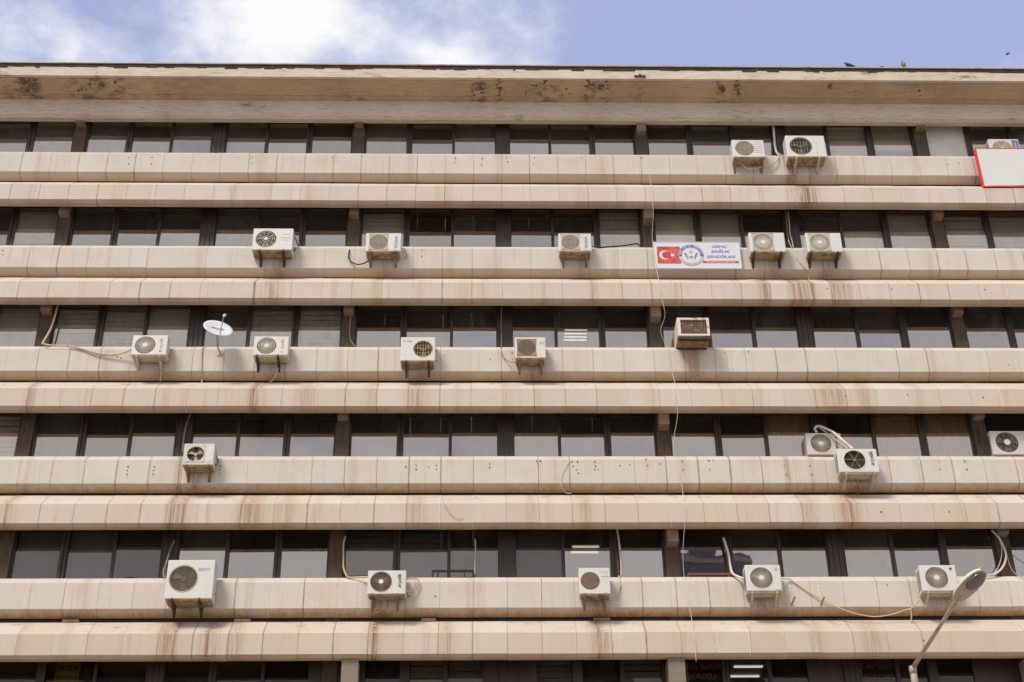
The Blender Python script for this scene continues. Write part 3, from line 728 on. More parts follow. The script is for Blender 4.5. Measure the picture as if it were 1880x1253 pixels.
def grille_mesh(style, c, r_):
    mb = MB(); cx_, cz_ = c
    P = lambda a, q, y: (cx_+q*math.cos(a), y, cz_+q*math.sin(a))
    if style in ('spokes', 'spokes_few', 'spokes_fine'):
        n = {'spokes': 34, 'spokes_few': 10, 'spokes_fine': 52}[style]; wd = {'spokes': .0065, 'spokes_few': .0065, 'spokes_fine': .008}[style]
        for i in range(n): mb.bar(P(2*math.pi*i/n, r_*.16, -.004), P(2*math.pi*i/n, r_*1.0, .004), .006, wd)
        for q in ((.55, .8) if style != 'spokes_few' else (.35, .6, .8, .95)): mb.ring(c, r_*q, r_*q+.006, -.002, .006)
    elif style == 'swirl':
        n = 26
        for i in range(n):
            a = 2*math.pi*i/n
            pts = [P(a+.75*q, r_*(.17+.83*q), .002-.006*math.sin(q*3.1)) for q in (0, .33, .66, 1)]
            for p, q in zip(pts, pts[1:]): mb.bar(p, q, .006, .0075)
        mb.ring(c, r_*.96, r_*1.03, -.006, .01)
    elif style == 'rings':
        for q in (.25, .4, .55, .7, .85, .98): mb.ring(c, r_*q-.008, r_*q+.008, -.006, .006)
        for i in range(6): mb.bar(P(math.pi*i/3, r_*.16, 0), P(math.pi*i/3, r_, 0), .006, .008)
    elif style == 'wires':
        for i in range(-3, 4):
            u = i/3.6; hh = r_*math.sqrt(max(0, 1-u*u)); mb.bar((cx_+u*r_, 0, cz_-hh), (cx_+u*r_, 0, cz_+hh), .006, .006)
        for u in (-.45, .45): hh = r_*math.sqrt(1-u*u); mb.bar((cx_-hh, .005, cz_+u*r_), (cx_+hh, .005, cz_+u*r_), .004, .004)
        mb.ring(c, r_*.97, r_*1.04, -.004, .012)
    elif style == 'finewires':
        n = 17
        for i in range(-n+1, n):
            u = i/n; hh = r_*math.sqrt(max(0, 1-u*u)); mb.bar((cx_+u*r_, 0, cz_-hh), (cx_+u*r_, 0, cz_+hh), .0028, .0028)
        mb.ring(c, r_*.97, r_*1.06, -.006, .012)
    elif style == 'mesh':
        n = 11
        for i in range(-n+1, n):
            u = i/n; hh = r_*math.sqrt(max(0, 1-u*u)); mb.bar((cx_-hh, 0, cz_+u*r_), (cx_+hh, 0, cz_+u*r_), .006, .0088)
        for u in (-.5, 0, .5): hh = r_*math.sqrt(1-u*u); mb.bar((cx_+u*r_, -.004, cz_-hh), (cx_+u*r_, -.004, cz_+hh), .006, .006)
    elif style == 'open':
        for i in range(3): mb.bar(P(math.pi*i/3, -r_, .0), P(math.pi*i/3, r_, .0), .003, .003)
        mb.ring(c, r_*.97, r_*1.05, -.008, .012)
    elif style == 'plate':
        n = 60
        for i in range(n): mb.bar(P(2*math.pi*i/n, r_*.18, -.002), P(2*math.pi*i/n, r_*1.0, .004), .004, .013)
        for q in (.4, .6, .8, .97): mb.ring(c, r_*q-.004, r_*q+.004, -.004, .004)
    return mb
def fan_mesh(c, r_, n=3):
    mb = MB(); cx_, cz_ = c
    mb.disc(c, r_*.20, .02, .058, 16)
    for i in range(n):
        a0 = 2*math.pi*i/n+.4; k = len(mb.v)
        for y in (0, .004):
            for q, da, dy in ((.18, -.35, .05), (.92, -.15, .052), (.95, .55, .028), (.18, .45, .03)):
                mb.v.append((cx_+q*r_*math.cos(a0+da), dy+y, cz_+q*r_*math.sin(a0+da)))
        mb.f += [(k, k+1, k+2, k+3), (k+7, k+6, k+5, k+4)] + [(k+j, k+(j+1) % 4, k+4+(j+1) % 4, k+4+j) for j in range(4)]
    return mb
GA = 'air conditioner outdoor units on the facade'
def unit(name_px, label, style='spokes', fan=(.37, .5, .43), yf=-.50, depth=.31, mount='bracket', body=None, grille=None, pan=None, brk=None, bx=(.2, .8),
         hub=True, blade=None, logo=None, plate=None, panel=None, louver=None, blen=.23, hubmat=None):
    (tlx, tly), (trx, try_), (brx, bry), (blx, bly) = name_px
    a, b, c_, d_ = at(tlx, tly, yf), at(trx, try_, yf), at(brx, bry, yf), at(blx, bly, yf)
    x0, x1 = (a.x+d_.x)/2, (b.x+c_.x)/2; z1, z0 = (a.z+b.z)/2, (c_.z+d_.z)/2
    w_, h = x1-x0, z1-z0
    e = empty('air_conditioner', (x0, yf, z0), label, 'air conditioner', GA)
    fc = (fan[0]*w_, (1-fan[1])*h); fr = fan[2]*h
    body = body or M_white
    cas = link('casing', casing_mesh(w_, h, depth, (fc[0], fc[1], fr)), body, e)
    MB().box(.03, w_-.03, .02, depth-.02, -.028, .004).build('base_pan', pan or M_pan, e)
    MB().disc(fc, fr*1.0, .058, .07, 32).build('fan_recess', M_recess, e)
    fan_mesh(fc, fr*.96).build('fan', blade or M_blade, e)
    if plate == 'square':
        pl = MB(); s_ = fr*1.08
        pl.box(fc[0]-s_, fc[0]+s_, -.006, -.001, fc[1]+fr*1.02, fc[1]+s_); pl.box(fc[0]-s_, fc[0]+s_, -.006, -.001, fc[1]-s_, fc[1]-fr*1.02)
        n = 12
        for i in range(4):      # filled corners of the plate around the round opening
            sx_, sz_ = ((1,1),(-1,1),(-1,-1),(1,-1))[i]; k = len(pl.v)
            for y in (-.006, -.001):
                pl.v.append((fc[0]+sx_*s_, y, fc[1]+sz_*s_))
                for j in range(n+1):
                    an = math.pi/2*j/n; pl.v.append((fc[0]+sx_*fr*math.cos(an), y, fc[1]+sz_*fr*math.sin(an)))
            for q in (0, n+2):
                for j in range(n): pl.f.append((k+q, k+q+1+j, k+q+2+j))
        pl.build('fan_plate', grille or M_mesh, e)
    gm = grille_mesh(style, fc, fr)
    gm.build('fan_grille', grille or M_grille, e)
    if hub: MB().disc(fc, fr*(hub if isinstance(hub, float) else .17), -.012, .004, 18).build('hub_cap', hubmat or M_hub, e)
    if mount == 'bracket':
        for f in bx:
            q = MB(); xx = f*w_; wall = -.155-yf
            q.box(xx-.022, xx+.022, -.015, wall, -.050, -.030)
            q.box(xx-.024, xx+.024, wall-.014, wall, -blen-.02, -.051)
            q.bar((xx, .01, -.055), (xx, wall-.016, -blen), .042, .020)
            q.box(xx-.010, xx+.010, -.012, .02, -.030, .018)
            q.build('bracket', brk or M_brk_dark, e)
    else:
        for f in bx: MB().box(f*w_-.03, f*w_+.03, .03, depth-.03, -.055, -.0285).build('foot', M_brk_dark, e)
    if louver:
        q = MB(); xs = -.003 if louver == 'left' else w_-.001
        for i in range(9):
            for j in range(2): z = h*(.10+.085*i); q.box(xs, xs+.004, depth*(.18+.36*j), depth*(.18+.36*j)+.075, z, z+.028)
        q.build('side_louvre', M_recess, e)
    if panel:      # raised or printed panel at the right
        u0, u1, v0, v1, mat_, pr = panel
        MB().box(u0*w_, u1*w_, -pr, .004, (1-v1)*h, (1-v0)*h).build('service_panel', mat_, e)
    MB().bar((w_-.001, depth*.7, h*.25), (w_+.05, depth*.72, h*.25), .05, .03).build('pipe_valve', M_brk_pale if body is M_white else M_wire, e)
    for L in (logo or []):
        kind = L[0]
        if kind in ('v', 'h'):
            _, txt, u, v, size, mat_, shear, off = L
            me = text_mesh('lettering', txt, size*h, off, .001, shear)
            if kind == 'v': turn_up(me)
            link('lettering', me, mat_, e, (u*w_, -.005 if not panel else -panel[5]-.003, (1-v)*h))
        elif kind == 'dot':
            _, u, v, q, mat_ = L; MB().disc((u*w_, (1-v)*h), q*h, -.006 if not panel else -panel[5]-.004, 0, 14).build('emblem', mat_, e)
        elif kind == 'bar':
            _, u0, u1, v0, v1, mat_ = L; MB().box(u0*w_, u1*w_, (-.005 if not panel else -panel[5]-.003), 0, (1-v1)*h, (1-v0)*h).build('printed_label', mat_, e)
    return e
def q4(*a): return [(a[0], a[1]), (a[2], a[3]), (a[4], a[5]), (a[6], a[7])]
unit(q4(1343.2,257,1401.6,257.7,1405,288.3,1345.9,288.6), 'white fan unit with lined round grille and faded red print, left of top row pair', 'mesh', (.38,.49,.43), hub=False, brk=M_brk_rust, bx=(.08,.92),
     grille=M_mesh, logo=[('bar', .67,.94,y_,y_+.016,M_pink) for y_ in (.16,.27,.38,.49,.6,.71)])
unit(q4(1441.9,249.1,1512.9,249.4,1517.8,287.8,1445.6,287.8), 'large white fan unit with dark round opening behind vertical wires in the top row', 'wires', (.37,.5,.41), hub=False, brk=M_brk_pale, bx=(.22,.8), depth=.36, yf=-.55, grille=M_wire)
unit(q4(1814.9,255.2,1871,255.9,1876,292,1820,291.5), 'white fan unit with ring grille and blue side label, partly behind the red framed sign', 'rings', (.42,.5,.42), yf=-.22, mount='sill', bx=(.15,.85), louver='left',
     panel=(.76,.97,.07,.95,M_bluegrey,.004), grille=M_grille, logo=[('bar', .84,.89,.2,.7,M_grey)])
unit(q4(464.9,419,538.7,420.4,536.5,459.5,463.3,458.6), 'white fan unit with white hub and few spokes on black brackets, leftmost in its row', 'spokes_few', (.33,.49,.40), depth=.34, yf=-.52, brk=M_brk_dark, bx=(.2,.78), grille=M_grille,
     logo=[('bar',.74,.92,.12,.28,M_signwhite)]+[('bar',.70+.07*i,.745+.07*i,.42,.45,M_grey) for i in range(4)]+[('bar',.74+.06*i,.775+.06*i,.53,.56,M_grey) for i in range(3)])
unit(q4(672.2,428,736.7,428.7,736.3,461.8,671.3,461.2), 'white fan unit with blue vertical lettering and a looped black hose at its left', 'mesh', (.36,.5,.41), hub=False, plate='square', grille=M_mesh, brk=M_brk_rust, bx=(.13,.84),
     panel=(.70,.97,.08,.94,M_white,.006), logo=[('v','VELENA',.86,.52,.19,M_velblue,0,0)])
unit(q4(1025.3,428.8,1085.5,429,1086,461.6,1026,461.2), 'white fan unit with purple blue vertical lettering beside a straight black cable, rusty underneath', 'mesh', (.36,.5,.41), hub=False, plate='square', grille=M_mesh, brk=M_brk_rust, bx=(.14,.85),
     panel=(.71,.97,.08,.94,M_white,.006), logo=[('v','VELENA',.84,.52,.19,M_navy,0,0)])
unit(q4(1374.4,427.2,1439.1,427.3,1443.8,462.6,1378,462.2), 'white fan unit with square grey grille and white hub, beside the flag banner', 'plate', (.38,.51,.43), plate='square', grille=M_mesh, brk=M_brk_dark, bx=(.1,.85), hub=.22)
unit(q4(1478.2,427.7,1542.8,428,1547.7,462.6,1482.5,462.4), 'white fan unit with square grey grille, right one of the second row pair', 'plate', (.38,.51,.43), plate='square', grille=M_mesh, brk=M_brk_dark, bx=(.1,.85), hub=.22)
unit(q4(244.2,615.7,307.9,616,306,652,240.9,651.5), 'white spoked fan unit with red vertical lettering, left of the satellite dish', 'spokes', (.37,.5,.44), brk=M_brk_pale, bx=(.17,.83), pan=M_pan2,
     logo=[('v','arçelik',.82,.42,.20,M_pink,.25,0),('dot',.82,.80,.05,M_red)])
unit(q4(466.8,617.6,530,618,529,652.6,464.9,652), 'white spoked fan unit with red vertical lettering, right of the satellite dish', 'spokes', (.37,.5,.44), brk=M_brk_dark, bx=(.12,.72), pan=M_pan2,
     logo=[('v','arçelik',.82,.42,.20,M_pink,.25,0),('dot',.82,.80,.05,M_pink)], blade=M_brk_rust)
unit(q4(736.2,619,799,619.6,799,662.6,734.5,662.4), 'bright white fan unit with the fan on its right half and vertical wires', 'wires', (.65,.5,.35), hub=False, brk=M_brk_dark, bx=(.17,.82), depth=.34, grille=M_beige, blade=M_brk_rust,
     logo=[('dot',.10,.17,.028,M_velblue),('bar',.17,.33,.15,.20,M_grey)])
unit(q4(945,619.5,1001.4,619.6,1002,657.6,945.8,657.4), 'small white unit with brown square coil mesh and a teal sticker, third row', 'mesh', (.38,.5,.38), hub=False, brk=M_brk_rust, bx=(.15,.86), plate='square', grille=M_meshbr,
     logo=[('bar',.79,.96,.20,.33,M_teal)], pan=M_pan)
unit(q4(339.1,814.3,393.9,815,393.4,854,334.2,853.7), 'grimy white fan unit with bare yellowed fan blades in fourth row', 'open', (.39,.49,.36), hub=False, brk=M_brk_rust, bx=(.15,.83), body=M_cream, grille=M_cream, plate='square', blade=M_blade_y,
     panel=(.73,.97,.1,.82,M_white,.004))
unit(q4(1479.8,795.3,1545,795.3,1546.5,835,1481.7,835.2), 'white swirl grille unit standing on the sill behind the unit with black lettering', 'swirl', (.41,.48,.45), yf=-.06, mount='sill', bx=(.15,.85), body=M_cream,
     logo=[('v','arçelik',.84,.45,.2,M_black,.25,0),('dot',.84,.68,.05,M_red)])
unit(q4(1534.6,824.6,1607.9,823.8,1615.5,867.3,1542.8,867), 'white unit with open dark fan, black lettering, covering another unit', 'open', (.42,.48,.42), hub=False, brk=M_brk_pale, bx=(.16,.86), depth=.33, yf=-.55, louver='left', pan=M_pan2, blade=M_recess,
     logo=[('v','arçelik',.85,.43,.23,M_black,.3,0)])
unit(q4(1815.5,792,1886,791,1894,834.5,1823.6,835.3), 'unit with dark radial grille and large white hub at the right picture edge', 'spokes_few', (.42,.48,.43), yf=-.04, mount='sill', bx=(.15,.85), body=M_cream, hub=.26, grille=M_wire, louver='left',
     logo=[('bar',.78,.97,.1+.09*i,.125+.09*i,M_pink) for i in range(4)])
unit(q4(309.8,1028.3,394,1028.3,390.7,1099.6,300.6,1099), 'largest white unit, tall, with dark round fan and blue lettering, fifth row left', 'finewires', (.36,.485,.335), hub=False, depth=.38, yf=-.57, brk=M_brk_dark, bx=(.17,.74), grille=M_wire, blade=M_blade_dk,
     logo=[('h','BEKO',.78,.25,.11,M_grey2,0,.0)], blen=.25)
unit(q4(675.7,1047.3,745.4,1047.8,745,1091,674.3,1090.7), 'white unit with brown swirl grille, black vertical lettering and pipe loop at its right', 'swirl', (.35,.48,.42), depth=.27, brk=M_brk_rust, bx=(.13,.78), grille=M_grille_br, hub=.22,
     logo=[('v','arçelik',.83,.45,.22,M_black,.25,0)])
unit(q4(1062.4,1042.7,1119.4,1042.7,1120.8,1090.6,1063.8,1090.7), 'white unit with rust stained round mesh under the window with two lit tubes', 'mesh', (.36,.5,.34), hub=False, depth=.29, brk=M_brk_rust, bx=(.18,.82), grille=M_grille_br,
     logo=[('bar',.70,.95,.15,.165,M_grey),('bar',.72,.95,.32,.335,M_grey)])
unit(q4(1366.3,1037.3,1431,1037.3,1437.5,1085.2,1372.5,1085.3), 'clean white unit with cream swirl grille beside two empty wall brackets', 'swirl', (.44,.5,.42), hub=.2, brk=M_brk_pale, bx=(.15,.84), pan=M_pan2, louver='left',
     panel=(.78,.97,.06,.95,M_white,.008), logo=[('dot',.875,.14,.035,M_grey),('bar',.82,.94,.2,.22,M_velblue)])
unit(q4(1686,1037.8,1754.4,1037.6,1760,1085,1694.7,1085.5), 'clean white unit with cream swirl grille and round red emblem behind the street lamp', 'swirl', (.44,.49,.43), hub=.2, brk=M_brk_pale, bx=(.15,.85), pan=M_pan2, louver='left',
     panel=(.74,.97,.06,.98,M_white,.008), logo=[('dot',.855,.15,.05,M_velblue),('dot',.865,.155,.034,M_red),('bar',.80,.91,.225,.245,M_grey)])
# the old window unit
yf = -.62
a, b, c_ = at(1242.8,583.7,yf), at(1301.5,583.7,yf), at(1303.3,616.5,yf)
x0, x1, z1, z0 = a.x-.005, (b.x+c_.x)/2, a.z, c_.z
w_, h, d_ = x1-x0, z1-z0, .78
e = empty('air_conditioner', (x0, yf, z0), 'rusty old box unit with broken square grille poking out of a third row window', 'air conditioner', GA)
q = MB(); q.box(0, w_, 0, .03, h-.055, h); q.box(0, w_, 0, .03, 0, .05); q.box(0, .075, 0, .03, .0505, h-.0555); q.box(w_-.06, w_, 0, .03, .0505, h-.0555)
q.build('front_frame', M_old, e)
q = MB(); q.box(0, .012, .031, d_, 0, h); q.box(w_-.012, w_, .031, d_, 0, h); q.box(.0125, w_-.0125, .031, d_, h-.012, h); q.build('casing', M_old, e)
MB().box(.0125, w_-.0125, .06, d_, -.012, .01).build('base_pan', M_pan, e)
MB().box(.03, w_-.03, .055, .07, .04, h-.04).build('coil', worn('rotten_coil', (.10, .055, .035), (.55, .47, .38), .9, 26, .57, .64), e)
q = MB()
for i in range(13): xx = .08+(w_-.145)*i/12; q.box(xx-.003, xx+.003, .012, .02, .05, h-.055)
for i in range(7): zz = .06+(h-.12)*i/6; q.box(.075, w_-.06, .021, .027, zz-.003, zz+.003)
q.build('grille', M_grille_br, e)
q = MB(); q.box(-.02, w_+.02, .02, .06, -.075, -.03)
for xx in (.05, w_-.05): q.box(xx-.02, xx+.02, .0605, d_, -.06, -.028)
q.build('support_frame', M_brk_dark, e)
MB().box(.02, w_-.02, .10, .36, -.11, -.062).build('drip_tray', M_brk_rust, e)

# ------------------------------------------------------------------ pipes and cables
def cable(pts, rad, mat, label, name='pipe', cat='pipe', group='pipes and cables along the facade', Y=-.2, n=7):
    P = [at(p[0], p[1], p[2] if len(p) > 2 else Y) for p in pts]
    S_ = spline(P, 7)
    o0 = S_[0].copy()
    o = MB().tube([p-o0 for p in S_], rad, n).build(name, mat, None, o0, True)
    return tag(o, label, cat, group)
cable([(1421,231,.08),(1422,252,.05),(1423.5,268,.0),(1427,280,-.05),(1436,286,-.1),(1443,286.5,-.25)], .020, M_pinkpipe, 'thicker pinkish pipe running down into the large top row unit')
cable([(1418.5,231,.08),(1420.5,250,.05),(1421.5,266,.02),(1424.5,279,-.05),(1429.5,286,-.12),(1426,294,-.22),(1415,302,-.25),(1404,305,-.3)], .016, M_whitepipe, 'pale pipe curving under to the left top row unit')
cable([(1400,306,-.3),(1385,310,-.28),(1370,309,-.28),(1361,300,-.3)], .012, M_pinkpipe, 'short pipe loop hanging below the left top row unit')
cable([(543,455,-.35),(539.5,461,-.3),(538.5,450,-.25),(541.5,436,-.25),(545,446,-.22),(548,453,-.1)], .012, M_rubber, 'black hose bunch at the right of the second row leftmost unit')
cable([(645,453,.02),(641.5,461,-.17),(640,472,-.19),(644,480,-.2),(652,485,-.22),(662,485.5,-.25),(672,482,-.3),(679,476,-.32)], .016, M_rubber, 'black hose looping across the parapet left of the unit with blue lettering')
cable([(743,461,-.2),(746.5,467,-.2),(746,473,-.2),(742,475.5,-.2)], .008, M_thinwire, 'short grey hook of wire right of the unit with blue lettering', 'cable', 'cable')
cable([(1088,453.5,-.2),(1100,455,-.1),(1116,453.5,-.05),(1138,452,-.02),(1158,449.5,0),(1169,447.8,.02),(1173,450,.02),(1177,454,.0)], .017, M_rubber, 'straight black cable bundle lying along the second row sill', 'cable', 'cable')
for i, (dx, mt, lb) in enumerate(((0, M_dkpipe, 'brown pipe down the second row pillar, left of two'), (4.5, M_beige, 'beige pipe down the second row pillar, right of two'))):
    cable([(1442+dx,388,.06),(1444.5+dx,410,.06),(1446+dx,430,.05),(1449+dx*1.2,444,.02),(1453+dx*.8,455,-.02)], .014, mt, lb)
cable([(1447,441,.0),(1452,452,-.05),(1466,478,-.17),(1477,492,-.18),(1482,500,-.12),(1485.5,515,-.05)], .010, M_beige, 'thin beige drain hose crossing the parapet between the second row pair', 'hose', 'hose')
cable([(106,560,.05),(101,580,-.02),(94,602,-.06),(84,621,-.12),(77.5,631,-.16)], .024, M_beige, 'thick beige drop pipe at the left of third row')
cable([(77.5,631,-.16),(90,634,-.18),(120,636,-.17),(150,641,-.18),(178,649,-.2),(208,652,-.22),(230,647,-.28),(243,641,-.38)], .020, M_beige, 'thick beige pipe sagging along the parapet to the left spoked unit')
cable([(130,634.5,-.17),(160,643,-.18),(185,653,-.18),(222,650,-.24)], .008, M_hose, 'thin yellow wire sagging beside the thick beige pipe', 'cable', 'cable')
cable([(376.5,636,-.05),(371.5,640,-.17),(370,655,-.18),(370,680,-.17),(371,694,.0),(369.5,706,-.06)], .014, M_beige, 'beige hose hanging down left of the dish mast', 'hose', 'hose')
cable([(510.5,676,-.25),(507.5,688,-.18),(501.5,697,-.12),(494.5,703,-.06)], .014, M_beige, 'beige drain hose curling under the spoked unit right of the dish', 'hose', 'hose')
cable([(647,563,.05),(643.5,585,.05),(642,605,.05),(643,622,.04),(648,632,.02),(653,637,.0)], .016, M_dkpipe, 'greyish pipe bending down the brown column in third row')
cable([(921,566,.05),(920,590,.05),(920.5,615,.04),(921,635,.02)], .012, M_dkpipe, 'thin pipe straight down the dark pillar in third row centre')
cable([(921,635,.0),(921.2,648,-.17),(926,658,-.2),(935,664,-.24),(945,666,-.35)], .011, M_thinwire, 'thin dark wire looping to the small unit with brown mesh', 'cable', 'cable')
cable([(299,652,-.3),(307,662,-.2),(296.5,676,-.17),(295,700,-.1)], .013, M_beige, 'beige hose under the spoked unit left of the dish', 'hose', 'hose')
cable([(350,760,.05),(344,775,.05),(339,795,.02),(336.5,815,-.05),(335.5,832,-.12)], .018, M_dkpipe, 'brown pipe dropping behind the unit with yellowed blades')
cable([(395,832,-.28),(399,842,-.25),(400,850,-.25),(396,856,-.28)], .010, M_rubber, 'small black wire loop at the right of the unit with yellowed blades', 'cable', 'cable')
cable([(1500,795,.05),(1496,788,.02),(1500,783,.0),(1507,783.5,-.02),(1520,789,-.08),(1531,795,-.15),(1546,808,-.3),(1566,825,-.42)], .030, M_whitepipe, 'thick white pipe duct angling down to the front unit in fourth row')
cable([(1503,785,.02),(1515,793,-.05),(1528,803,-.12),(1545,815,-.3),(1556,823,-.4)], .014, M_pinkpipe, 'thinner pinkish pipe below the thick white duct')
cable([(1568,877,-.3),(1572.5,886,-.28),(1576,896,-.2),(1574.5,908,-.1),(1572,922,-.10)], .012, M_dkpipe, 'brown drain hose hanging from the front unit in fourth row', 'hose', 'hose')
cable([(1568,909,-.06),(1569,916,-.1),(1570,923,-.12)], .011, M_beige, 'short beige hose stub below the front unit in fourth row', 'hose', 'hose')
cable([(1795,785,.06),(1798,800,.05),(1802,815,.02),(1808,827,-.02),(1815,834,-.04)], .015, M_rubber, 'black pipe curving to the unit with the large white hub')
cable([(320,993,.06),(314,1006,.03),(309,1020,-.05),(305,1035,-.15),(300,1050,-.17),(303,1063,-.2)], .014, M_galv, 'grey pipe curving down left of the largest unit')
cable([(315.5,1000,.04),(310,1020,-.06),(304,1036,-.16),(305,1060,-.2)], .010, M_dkpipe, 'thin dark pipe beside the grey one left of the largest unit')
cable([(326,1110,-.3),(334,1118,-.2),(350,1124,-.18),(362,1122,-.2),(372,1112,-.3)], .010, M_galv, 'slack grey cable loop beneath the largest unit', 'cable', 'cable')
cable([(634,985,.06),(630.5,1000,.04),(630.5,1020,.02),(630.5,1040,.0),(634,1053,-.03),(640,1060.5,-.06),(657,1060.5,-.15),(675,1060,-.3)], .020, M_beige, 'ribbed beige pipe down the column left of the swirl unit')
cable([(637,1057.8,.06),(655,1057,.06),(675,1056,.06)], .013, M_ironred, 'red iron bar lying on the sill left of the swirl unit', 'bar', 'bar')
cable([(746,1062.5,-.3),(757,1061.5,-.25),(767,1064,-.22),(768.5,1072,-.22),(760,1083,-.25),(748,1091.5,-.3)], .014, M_beige, 'beige pipe loop at the right of the swirl unit')
cable([(746,1065,-.3),(757,1064.5,-.26),(763.5,1068,-.24),(758,1080,-.26),(748,1088,-.3)], .008, M_pinkpipe, 'inner thin loop of pipe right of the swirl unit')
cable([(1132,968,.06),(1135,985,.06),(1138,1008,.04),(1140,1030,.02),(1140.5,1058,.0)], .022, M_pinkpipe, 'pinkish pipe down the mullion right of the two lit tubes')
cable([(1136.5,1058,-.02),(1138,1072,-.17),(1135,1085,-.2),(1127,1093,-.25),(1119,1096,-.32)], .018, M_pinkpipe, 'curved pipe end joining the rust stained mesh unit')
cable([(1328,988,.06),(1333,1002,.05),(1338,1020,.03),(1341,1040,.0),(1345,1053,-.06),(1354,1058.5,-.2),(1366,1063,-.4)], .026, M_whitepipe, 'thick pale pipe swooping to the unit beside empty brackets')
cable([(1326,985,.08),(1331,1005,.07),(1336,1025,.06),(1342,1058,.04)], .011, M_dkpipe, 'thin dark pipe behind the thick pale swooping pipe')
cable([(1821,974,.06),(1832,985,.04),(1842,1003,.02),(1847,1020,.0),(1843,1038,-.03),(1832,1051,-.06),(1818,1056.5,-.1),(1790,1058,-.16)], .024, M_whitepipe, 'thick cream pipe arching in the right end window of fifth row')
cable([(1834,990,.05),(1839,1005,.03),(1838,1025,.0),(1831,1045,-.04),(1822,1056,-.08)], .009, M_whitepipe, 'thin cream wire inside the arch of the thick pipe', 'cable', 'cable')
cable([(1848,1010,.02),(1862,1022,.0),(1882,1036,-.05)], .007, M_rubber, 'thin black wire leaving the picture right of the thick arch', 'cable', 'cable')
cable([(1849,1020,.02),(1853,1036,.0),(1860,1050,-.03),(1870,1057,-.1),(1884,1064,-.17)], .010, M_galv, 'grey wire trailing over the sill at the right edge', 'cable', 'cable')
cable([(1437,1063,-.25),(1446,1063.5,-.2),(1453,1066,-.18),(1478,1083,-.18),(1505,1099,-.2),(1530,1112,-.2),(1560,1124,-.2),(1590,1131,-.2),(1610,1132.5,-.2),(1635,1129,-.2),(1660,1121,-.22),(1672,1118,-.24),(1681,1109,-.28),(1690,1100,-.35)], .013, M_hose, 'long yellowed hose sagging between two clean white units', 'hose', 'hose')
cable([(1672,1119,-.24),(1673.5,1130,-.2),(1672,1145,-.15),(1667.5,1158,-.32)], .014, M_hose, 'short yellowed hose end hanging from the sagging hose', 'hose', 'hose')
cable([(1193,322,-.16),(1194,335,-.2),(1197,350,-.49),(1198.5,375,-.5),(1199.5,395,-.42),(1198,418,-.3),(1197.5,440,-.25),(1203,485,-.27),(1209,512,-.4),(1212,535,-.5),(1219,565,-.48),(1220.5,582,-.35),(1213,608,-.2),(1222,634,-.1),(1227,650,-.19),(1234,684,-.2),(1239,705,-.4),(1239.5,735,-.5),(1244,757,-.46),(1241.5,780,-.35),(1238,800,-.25),(1236.5,836,-.1),(1244,862,-.18),(1251,888,-.2),(1254,909,-.35),(1258,935,-.49),(1257.5,960,-.5),(1255,990,-.35),(1254,1020,-.2),(1256,1058,-.1),(1266,1114,-.19),(1270,1138,-.25),(1275,1170,-.49),(1278,1215,-.48)], .0052, M_cable, 'long thin pale cable dangling down the whole facade past the flag banner', 'cable', 'cable', n=6)
cable([(1046,847,-.16),(1038,858,-.17),(1030,875,-.17),(1030,890,-.19),(1034,900,-.12),(1041,906,-.06),(1049,906,-.05)], .007, M_cable, 'thin loop of pale wire on the fourth row parapet with bolt holes', 'cable', 'cable')
cable([(812,915,-.38),(818,930,-.49),(828,945,-.49),(841,954,-.49),(850,951,-.48)], .004, M_thinwire, 'hair thin dark wire curl on the fourth lintel band', 'cable', 'cable')
cable([(196,222,-.05),(205,227,-.05),(216,229,-.05),(228,226,-.05),(236,221,-.05)], .006, M_rubber, 'thin black wire drooping below the roof beam at the left', 'cable', 'cable')
cable([(390.5,268,-.02),(391.5,274,-.03),(395,279,-.04),(399,283,-.02)], .012, M_rail, 'dry crooked twig on the top row sill at the dark pillar', 'twig', 'twig')

# empty wall brackets beside the clean unit
for (sx0, sy0, sx1, sy1, ax0, ay0, ax1, ay1, lb) in ((1450,1068,1453,1110,1465,1087,1452.5,1109,'rusty empty wall bracket next to the clean unit, left of two'),
                                                   (1500,1068,1507,1110,1515,1086,1506.5,1109,'rusty empty wall bracket crossed by the yellowed hose, right of two')):
    p, q_ = at(sx0, sy0, -.16), at(sx1, sy1, -.16)
    e = empty('wall_bracket', q_, lb, 'bracket', 'empty wall brackets')
    s_ = MB(); hh = p.z-q_.z; s_.box(-.022, .022, -.004, .012, -.03, hh); s_.build('perforated_strip', M_whitepipe, e)
    s_ = MB()
    for i in range(4): s_.disc((0, hh*(.35+.18*i)), .008, -.008, .0, 8)
    s_.build('bolt', M_hole, e)
    c_ = at(ax0, ay0, -.52)-q_; s_ = MB().bar((0, -.005, 0), (c_.x*.2, c_.y, .02), .035, .03); s_.build('arm', M_galv, e)

# iron rails at the sills of the fifth row
def rail(x0, x1, yt, yb, Y, mat, label, legs):
    a, b = at(x0, yt, Y), at(x1, yt, Y); zb = SILL[4]+.005
    e = empty('window_rail', ((a.x+b.x)/2, Y, zb), label, 'rail')
    q = MB(); cx_ = (a.x+b.x)/2; hz = a.z-zb; hz = max(hz, .05)
    q.box(a.x-cx_, b.x-cx_, -.02, .02, hz-.045, hz); q.build('top_bar', mat, e)
    for px in legs: xx = at(px, yt, Y).x-cx_; MB().box(xx-.018, xx+.018, -.016, .016, 0, hz-.0455).build('post', mat, e)
rail(793, 870, 1047, 1061, .03, M_irondark, 'dark iron rail on four short posts on the fifth row sill', (794.5, 804, 853, 868))
rail(1262, 1340, 1053, 1058, .05, M_ironred, 'low red oxide rail on the fifth row sill left of the clean unit', (1263, 1337))
cable([(872.5,990,.12),(873,1010,.10),(872,1035,.08),(871.5,1056,.06)], .016, M_pinkpipe, 'short upright pale pipe rising from the dark iron rail')

